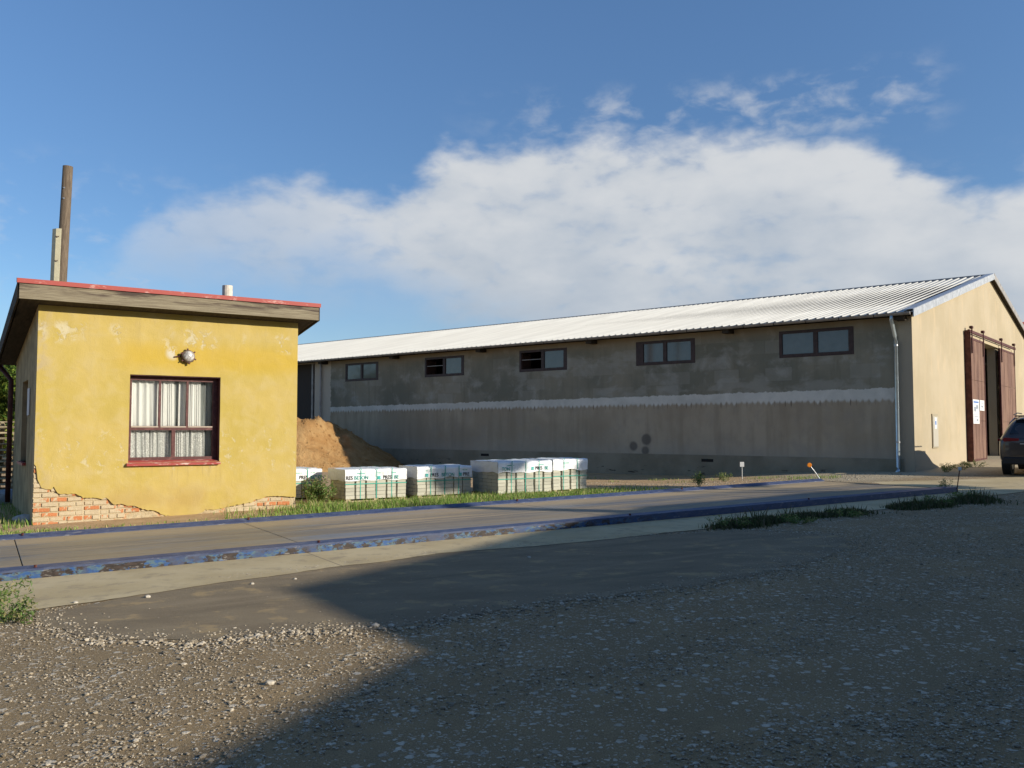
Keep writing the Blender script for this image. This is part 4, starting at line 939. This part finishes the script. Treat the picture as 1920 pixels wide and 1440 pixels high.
# stake with a white tag by the barn wall
st_ = tag(empty('stake', (6.75, 25.3, gz(6.7, 25.3))), 'thin stake with a small white tag in front of the barn wall', 'stake')
B().tube([(0, 0, 0), (0, 0, .42)], .012, 6).build('rod', M_ZINC, st_); B().box(-.06, .06, -.02, -.01, .36, .50).build('tag', M_WHITE, st_)

# ------------------------------------------------------------------ stacked wooden pallets and lumps left of the hut
pal_parts = []
def make_pallet():
    e_ = empty('wooden_pallet', (0, 0, 0))
    for k in range(5): B().box(0, 1.2, k*.175, k*.175+.10, .122, .144).build('deck_board', M_PALW, e_)
    for k in (0, .35, .70): B().box(0, 1.2, k, k+.10, 0, .022).build('bottom_board', M_PALW, e_)
    for xx in (0, .55, 1.1):
        for k in (0, .35, .70): B().box(xx, xx+.10, k, k+.10, .022, .122).build('pallet_block', M_PALW, e_)
    return e_
pr = make_pallet(); names = ['bottom', 'second', 'third', 'fourth', 'fifth', 'sixth', 'seventh', 'eighth', 'ninth', 'tenth', 'eleventh', 'topmost']
for k in range(12):
    if k == 0: e_ = pr
    else:
        e_ = pr.copy(); COL.objects.link(e_)
        for ch in list(pr.children): c_ = ch.copy(); COL.objects.link(c_); c_.parent = e_
    e_.location = (-13.75+random.uniform(-.03, .03), 21.6+random.uniform(-.03, .03), gz(-13.5, 21.6)+.0+k*.1445+.07); e_.rotation_euler = (0, 0, .25+random.uniform(-.03, .03))
    tag(e_, f'{names[k]} wooden pallet of the stack left of the yellow hut' + (', counted from the ground' if 0 < k < 11 else ''), 'pallet', 'wooden pallets stacked behind the hut')
M_ROCK = mat('loose_stone', None, (.42, .38, .31), .92, 0, .15, .35, 25)
def rock(x, y, r, label, name='rubble_lump', m=None, sx=1.6):
    bm = bmesh.new(); bmesh.ops.create_icosphere(bm, subdivisions=2, radius=r)
    for v in bm.verts: v.co *= 1+.25*mnoise.noise(v.co*(1.4/r)+Vector((x, y, 0))); v.co.x *= sx; v.co.z *= .75
    me = bpy.data.meshes.new(name); bm.to_mesh(me); bm.free(); o = link(name, me, m or M_ROCK); o.location = (x, y, gz(x, y)+r*.45); tag(o, label, 'rock'); return o
rock(-8.33, 14.75, .12, 'pale concrete lump in the grass at the left hut corner', m=mat('pale_lump', None, (.45, .45, .43), .9, 0, .2, .2, 10))
rock(-10.9, 18.6, .26, 'grey rubble lump in the shade left of the hut', m=mat('grey_lump', None, (.32, .33, .34), .9, 0, .2, .2, 6))

# ------------------------------------------------------------------ dark SUV beside the barn door
def m_paint(T, p):
    p.inputs['Coat Weight'].default_value = .7; p.inputs['Coat Roughness'].default_value = .06; return (.055, .045, .042)
M_PAINT = mat('dark_brown_paint', m_paint, rough=.35, metal=.5, spec=.5); M_TYRE = mat('tyre_rubber', None, (.02, .02, .02), .85); M_BPL = mat('black_plastic', None, (.02, .02, .022), .6)
M_CGL = mat('tinted_glass', None, (.012, .014, .016), .05, 0, .7); M_TAIL = mat('red_lens', None, (.16, .010, .012), .2, 0, .6)
hd = math.atan2(.8, .62)-math.pi/2
car = tag(empty('parked_car', (13.72, 22.42, gz(13.7, 22.6)), hd), 'dark brown SUV seen from behind at the right edge beside the barn door', 'car')
#        y    hw   zb   zbelt  hwr  zr
SEC = [(.00, .78, .42, .88, .70, .98), (.06, .90, .34, .93, .80, 1.02), (.16, .945, .30, .98, .82, 1.10), (.45, .96, .30, 1.02, .74, 1.40), (.80, .965, .32, 1.03, .68, 1.57), (1.5, .965, .32, 1.02, .66, 1.64), (2.3, .965, .32, 1.0, .66, 1.65), (3.0, .965, .32, 1.0, .68, 1.50), (3.65, .965, .32, 1.0, .80, 1.08), (4.3, .94, .32, .92, .74, .96), (4.7, .86, .36, .76, .66, .80), (4.8, .72, .42, .68, .6, .70)]
cb_ = B(); npf = 18
def prof(hw, zb, zt, hr, zr):
    half = [(0, zb), (hw*.8, zb), (hw*.97, zb+.06), (hw, zb+(zt-zb)*.5), (hw*.985, zt-.04), (hw*.955, zt), (hr+(hw*.955-hr)*.45, zt+(zr-zt)*.5), (hr*1.02, zr-.07), (hr*.85, zr-.008), (0, zr+.012)]
    return half+[(-a, b) for a, b in half[-2:0:-1]]
for (y, hw, zb, zt, hr, zr) in SEC:
    pp = prof(hw, zb, zt, hr, zr); npf = len(pp)
    for a, b in pp: cb_.v.append((a, y, b))
for k in range(len(SEC)-1):
    for i in range(npf): cb_.f.append((k*npf+i, k*npf+(i+1) % npf, (k+1)*npf+(i+1) % npf, (k+1)*npf+i))
cb_.f.append(tuple(range(npf))); cb_.f.append(tuple((len(SEC)-1)*npf+i for i in range(npf)))
o = cb_.build('body', M_PAINT, car, True); md = o.modifiers.new('s', 'SUBSURF'); md.levels = md.render_levels = 2
# rear window: follows the tailgate
def patch(name, pts, m, parent=car, th=.012, n=Vector((0, -1, .6))):
    nn = n.normalized()*th; P_ = [Vector(p) for p in pts]; k = len(P_); b = B(); b.add([p+nn for p in P_]+[p-nn for p in P_], [tuple(range(k)), tuple(range(k, 2*k))[::-1]]+[(i, (i+1) % k, k+(i+1) % k, k+i) for i in range(k)]); return b.build(name, m, parent)
patch('rear_window', [(-.68, .20, 1.10), (.68, .20, 1.10), (.56, .62, 1.475), (-.56, .62, 1.475)], M_CGL, th=.03)
B().box(-.60, .60, .52, .86, 1.575, 1.61, .012).build('roof_spoiler', M_PAINT, car)
for s_ in (-1, 1):
    patch('side_window', [(s_*.90, 1.0, 1.06), (s_*.90, 2.9, 1.06), (s_*.715, 2.75, 1.50), (s_*.70, 1.4, 1.565), (s_*.75, .85, 1.42)], M_CGL, n=Vector((s_, 0, .4)), th=.012)
    tl_ = B().prism([(s_*.45, .93), (s_*.80, .91), (s_*.83, .97), (s_*.78, 1.01), (s_*.45, .99)], .0, .12); tl_.build('taillight', M_TAIL, car)
    B().box(s_*.935-.02, s_*.935+.02, .14, .34, .92, .985, .008).build('taillight', M_TAIL, car)
    B().tube([(s_*.66, .9, 1.63), (s_*.66, 1.6, 1.69), (s_*.66, 2.4, 1.68)], .015, 6).build('roof_rail', M_BPL, car)
    for yy in (.92, 3.85):
        wh = empty('wheel', (s_*.84, yy, .345)); wh.parent = car
        B().tube([(-.115, 0, 0), (-.10, 0, 0), (.10, 0, 0), (.115, 0, 0)], [.31, .345, .345, .31], 28).build('tyre', M_TYRE, wh, True)
        B().tube([(-.118, 0, 0), (.118, 0, 0)], [.21, .21], 20).build('rim', M_ZINC, wh)
        B().tube([(s_*.84-.09, yy, .35), (s_*.84+.112, yy, .35)], [.41, .41], 24).build('wheel_arch', M_BPL, car)
B().box(-.84, .84, -.035, .2, .30, .50, .03).build('rear_bumper', M_BPL, car)
B().box(-.26, .26, -.03, -.005, .70, .81, .004).build('number_plate', M_WHITE, car)
B().box(-.26, -.22, -.035, -.03, .70, .81).build('plate_band', M_BLUEP, car)
B().box(-.42, .42, -.012, .03, .84, .86).build('chrome_strip', M_ZINC, car)

# ------------------------------------------------------------------ far house at the right edge
hs = tag(empty('house', (37.6, 60, gz(37, 60)-.5), 0), 'distant house with a red tiled roof just past the barn roof edge', 'house')
B().box(0, 10, 0, 8, -.3, 6.6).build('wall', M_GABLE, hs)
B().prism([(-.4, 6.4), (4, 8.9), (8.4, 6.4), (8.4, 6.6), (4, 9.15), (-.4, 6.6)], -.3, 10.3, 'x').build('roof', mat('red_tiles', None, (.30, .07, .045), .85, 0, .2, .2, 3), hs)
w_ = B().box(2, 3.2, -.02, -.004, 3.2, 4.6).build('window', M_FRAME, hs); B().box(2.08, 3.12, -.026, -.02, 3.28, 4.52).build('pane', M_DUSTY, w_)

# ------------------------------------------------------------------ workshop out of frame on the right, whose shade lies over the yard
PV = Vector((.358, .934)); SV = Vector((.934, -.358))
org = SV*12
ws_ = tag(empty('workshop', (org.x, org.y, 0), math.atan2(PV.y, PV.x)), 'workshop building outside the frame on the right shading the yard', 'building')
prf = [(-14, -.2), (21.3, -.2), (21.3, 3.5), (20.3, 4.4), (18.5, 5.0), (17.3, 5.25), (15.2, 5.82), (11.8, 6.02), (10.0, 6.09), (7.14, 6.28), (5.5, 5.46), (-14, 5.46)]
b = B().prism([(a, z-.12) if z > 0 else (a, z) for a, z in prf], -8, -.25); b.build('wall', M_GABLE, ws_)
rf = B(); top_ = prf[2:]
for (a, z), (c, w2) in zip(top_, top_[1:]): rf.add([(a, -8.2, z-.11), (c, -8.2, w2-.11), (c, -.0, w2-.11), (a, -.0, z-.11), (a, -8.2, z), (c, -8.2, w2), (c, 0, w2), (a, 0, z)], [(0, 1, 2, 3), (4, 5, 6, 7), (0, 1, 5, 4), (2, 3, 7, 6), (0, 3, 7, 4), (1, 2, 6, 5)])
rf.build('roof', M_RUST, ws_)
B().box(14.1, 14.55, -.9, -.4, 5.4, 7.5).build('chimney', M_BRICK, ws_)
for k in range(4):
    w_ = B().box(-9+k*4, -7.6+k*4, -.25, -.235, 1.2, 2.6).build('window', M_FRAME, ws_); B().box(-8.9+k*4, -7.7+k*4, -.235, -.228, 1.3, 2.5).build('pane', M_DUSTY, w_)
bh = tag(empty('sky_blocker', (-30, -7.5, -.3)), 'added unseen storehouse behind the camera, outside the picture', 'building')  # added unseen block, holds back sky light to deepen the yard's shade
B().box(0, 37, -14, 0, -.2, 7.4).build('wall', mat('sky_blocker_wall', None, (.10, .07, .055), .95, 0, .1, .2, 2), bh)
B().prism([(-14.5, 7.3), (-7, 10.2), (.5, 7.3), (.5, 7.5), (-7, 10.4), (-14.5, 7.5)], -.4, 37.4, 'x').build('roof', M_RUSTD, bh)
for k in range(8):
    w_ = B().box(2+k*4.3, 3.6+k*4.3, .004, .05, 1.4, 3.0).build('window', M_BFR, bh); B().box(2.1+k*4.3, 3.5+k*4.3, .05, .058, 1.5, 2.9).build('pane', M_DUSTY, w_)
tp = SV*14+PV*19.2
tree('tree', tp.x, tp.y, 8.2, 1.6, 9000, 'tree beside the workshop outside the frame on the right', 4.5,
     [(PV.x*u, PV.y*u, z, r) for u, z, r in ((.9, 6.6, .95), (1.2, 6.3, .7), (.3, 7.4, .5), (2.4, 4.45, .5), (2.9, 4.5, .4), (-2.0, 8.35, .5), (-1.6, 8.2, .35))], leaf=.12)

# ------------------------------------------------------------------ gravel stones
def inpoly(x, y, poly):
    c = False; n = len(poly); j = n-1
    for i in range(n):
        if (poly[i][1] > y) != (poly[j][1] > y) and x < (poly[j][0]-poly[i][0])*(y-poly[i][1])/(poly[j][1]-poly[i][1])+poly[i][0]: c = not c
        j = i
    return c
protos = []
for k in range(6):
    bm = bmesh.new(); bmesh.ops.create_icosphere(bm, subdivisions=1, radius=1)
    vs_ = np.array([[v.co.x*(1+random.uniform(-.3, .3)), v.co.y*(1+random.uniform(-.3, .3)), v.co.z*.62*(1+random.uniform(-.25, .25))] for v in bm.verts]); fs_ = np.array([[v.index for v in f.verts] for f in bm.faces]); bm.free(); protos.append((vs_, fs_))
def edgepts(poly, a, b, n, spread):
    res = []
    for _ in range(n):
        i = random.randint(a, b-1); t = random.random(); x = poly[i][0]*(1-t)+poly[i+1][0]*t; y = poly[i][1]*(1-t)+poly[i+1][1]*t
        res.append((x+random.gauss(0, spread), y+random.gauss(0, spread*1.0)))
    return res
P_ = []
while len(P_) < 21000:
    y = 3.2+14*random.random()**1.5; x = random.uniform(-.66, .66)*y
    if inpoly(x, y, ASPH) or inpoly(x, y, APR): continue
    q = -ey*(x-wx)+ex*(y-wy)
    if q > -.05: continue
    al = ex*x+ey*y; dn = mnoise.noise(Vector((al*.35, q*1.1, 11)))+.5*mnoise.noise(Vector((x*2.7, y*2.7, 2)))
    if random.random() > .30+dn*1.5: continue
    P_.append((x, y, (.0034+.0060*random.random()**2.2)+(.010 if random.random() < .02 else 0)))
for x, y in edgepts(ASPH, 0, 10, 1500, .15)+edgepts(ASPH, 11, 17, 1500, .07): P_.append((x, y, random.uniform(.004, .013)))
for x, y in edgepts(ASPH, 3, 8, 450, .16): P_.append((x, y-.14, random.uniform(.005, .014)))
for x, y in edgepts(ASPH, 8, 12, 1500, .32): P_.append((x, y, random.uniform(.003, .010)))
for _ in range(60):
    i = random.randint(2, 8); t = random.random(); x = ASPH[i][0]*(1-t)+ASPH[i+1][0]*t; y = ASPH[i][1]*(1-t)+ASPH[i+1][1]*t-.10
    for _k in range(random.randint(1, 5)): P_.append((x+random.gauss(0, .06), y+random.gauss(0, .05), random.uniform(.012, .027)))
for _ in range(500):
    x, y = random.uniform(-4, 4), random.uniform(6.5, 12)
    if inpoly(x, y, ASPH) or inpoly(x, y, APR): P_.append((x, y, random.uniform(.002, .006)))
for _ in range(2500):
    x, y = random.uniform(2, 11), random.uniform(18, 25); q = -ey*(x-wx)+ex*(y-wy)
    if q > 3.6: P_.append((x, y, random.uniform(.006, .02)))
VV, FF = [], []; base = 0
for (x, y, r) in P_:
    v_, f_ = random.choice(protos); a = random.uniform(0, 6.28); ca, sa = math.cos(a), math.sin(a); sx = r*random.uniform(.8, 1.5); sy = r*random.uniform(.7, 1.1)
    px_, py_ = v_[:, 0]*sx, v_[:, 1]*sy
    VV.append(np.stack([px_*ca-py_*sa+x, px_*sa+py_*ca+y, v_[:, 2]*r+gz(x, y)+r*.12+.004], 1)); FF.append(f_+base); base += len(v_)
VV = np.concatenate(VV); FF = np.concatenate(FF)
me = bpy.data.meshes.new('gravel'); me.from_pydata(VV.tolist(), [], FF.tolist()); me.update()
tag(link('gravel', me, M_STONE, None, False, 'stuff'), 'loose pale and grey gravel scattered over the yard', 'gravel')
# single stones one can pick out
for i, (x, y, r, l) in enumerate(((-3.98, 7.92, 0.022, 'pale stone lying on the concrete apron near the left weed'), (-3.42, 8.15, 0.024, 'pale stone standing on the apron edge, right of the left weed'), (-2.62, 8.75, 0.019, 'whitish stone at the asphalt edge below the yellow hut'), (-2.25, 9.0, 0.016, 'small dark stone on the apron below the hut window'),
        (-.95, 6.85, 0.025, 'pale stone beside the shadow corner at the asphalt edge'), (-1.08, 6.86, 0.028, 'grey stone beside the shadow corner at the asphalt edge'), (.2, 10.2, 0.022, 'brown stone on the shaded asphalt right of centre'), (.95, 6.9, 0.028, 'dark stone lying alone on the shaded gravel'), (-1.5, 5.4, 0.025, 'reddish stone in the sunlit gravel near the shadow'))):
    rock(x, y, r, l, 'stone', sx=1.25)
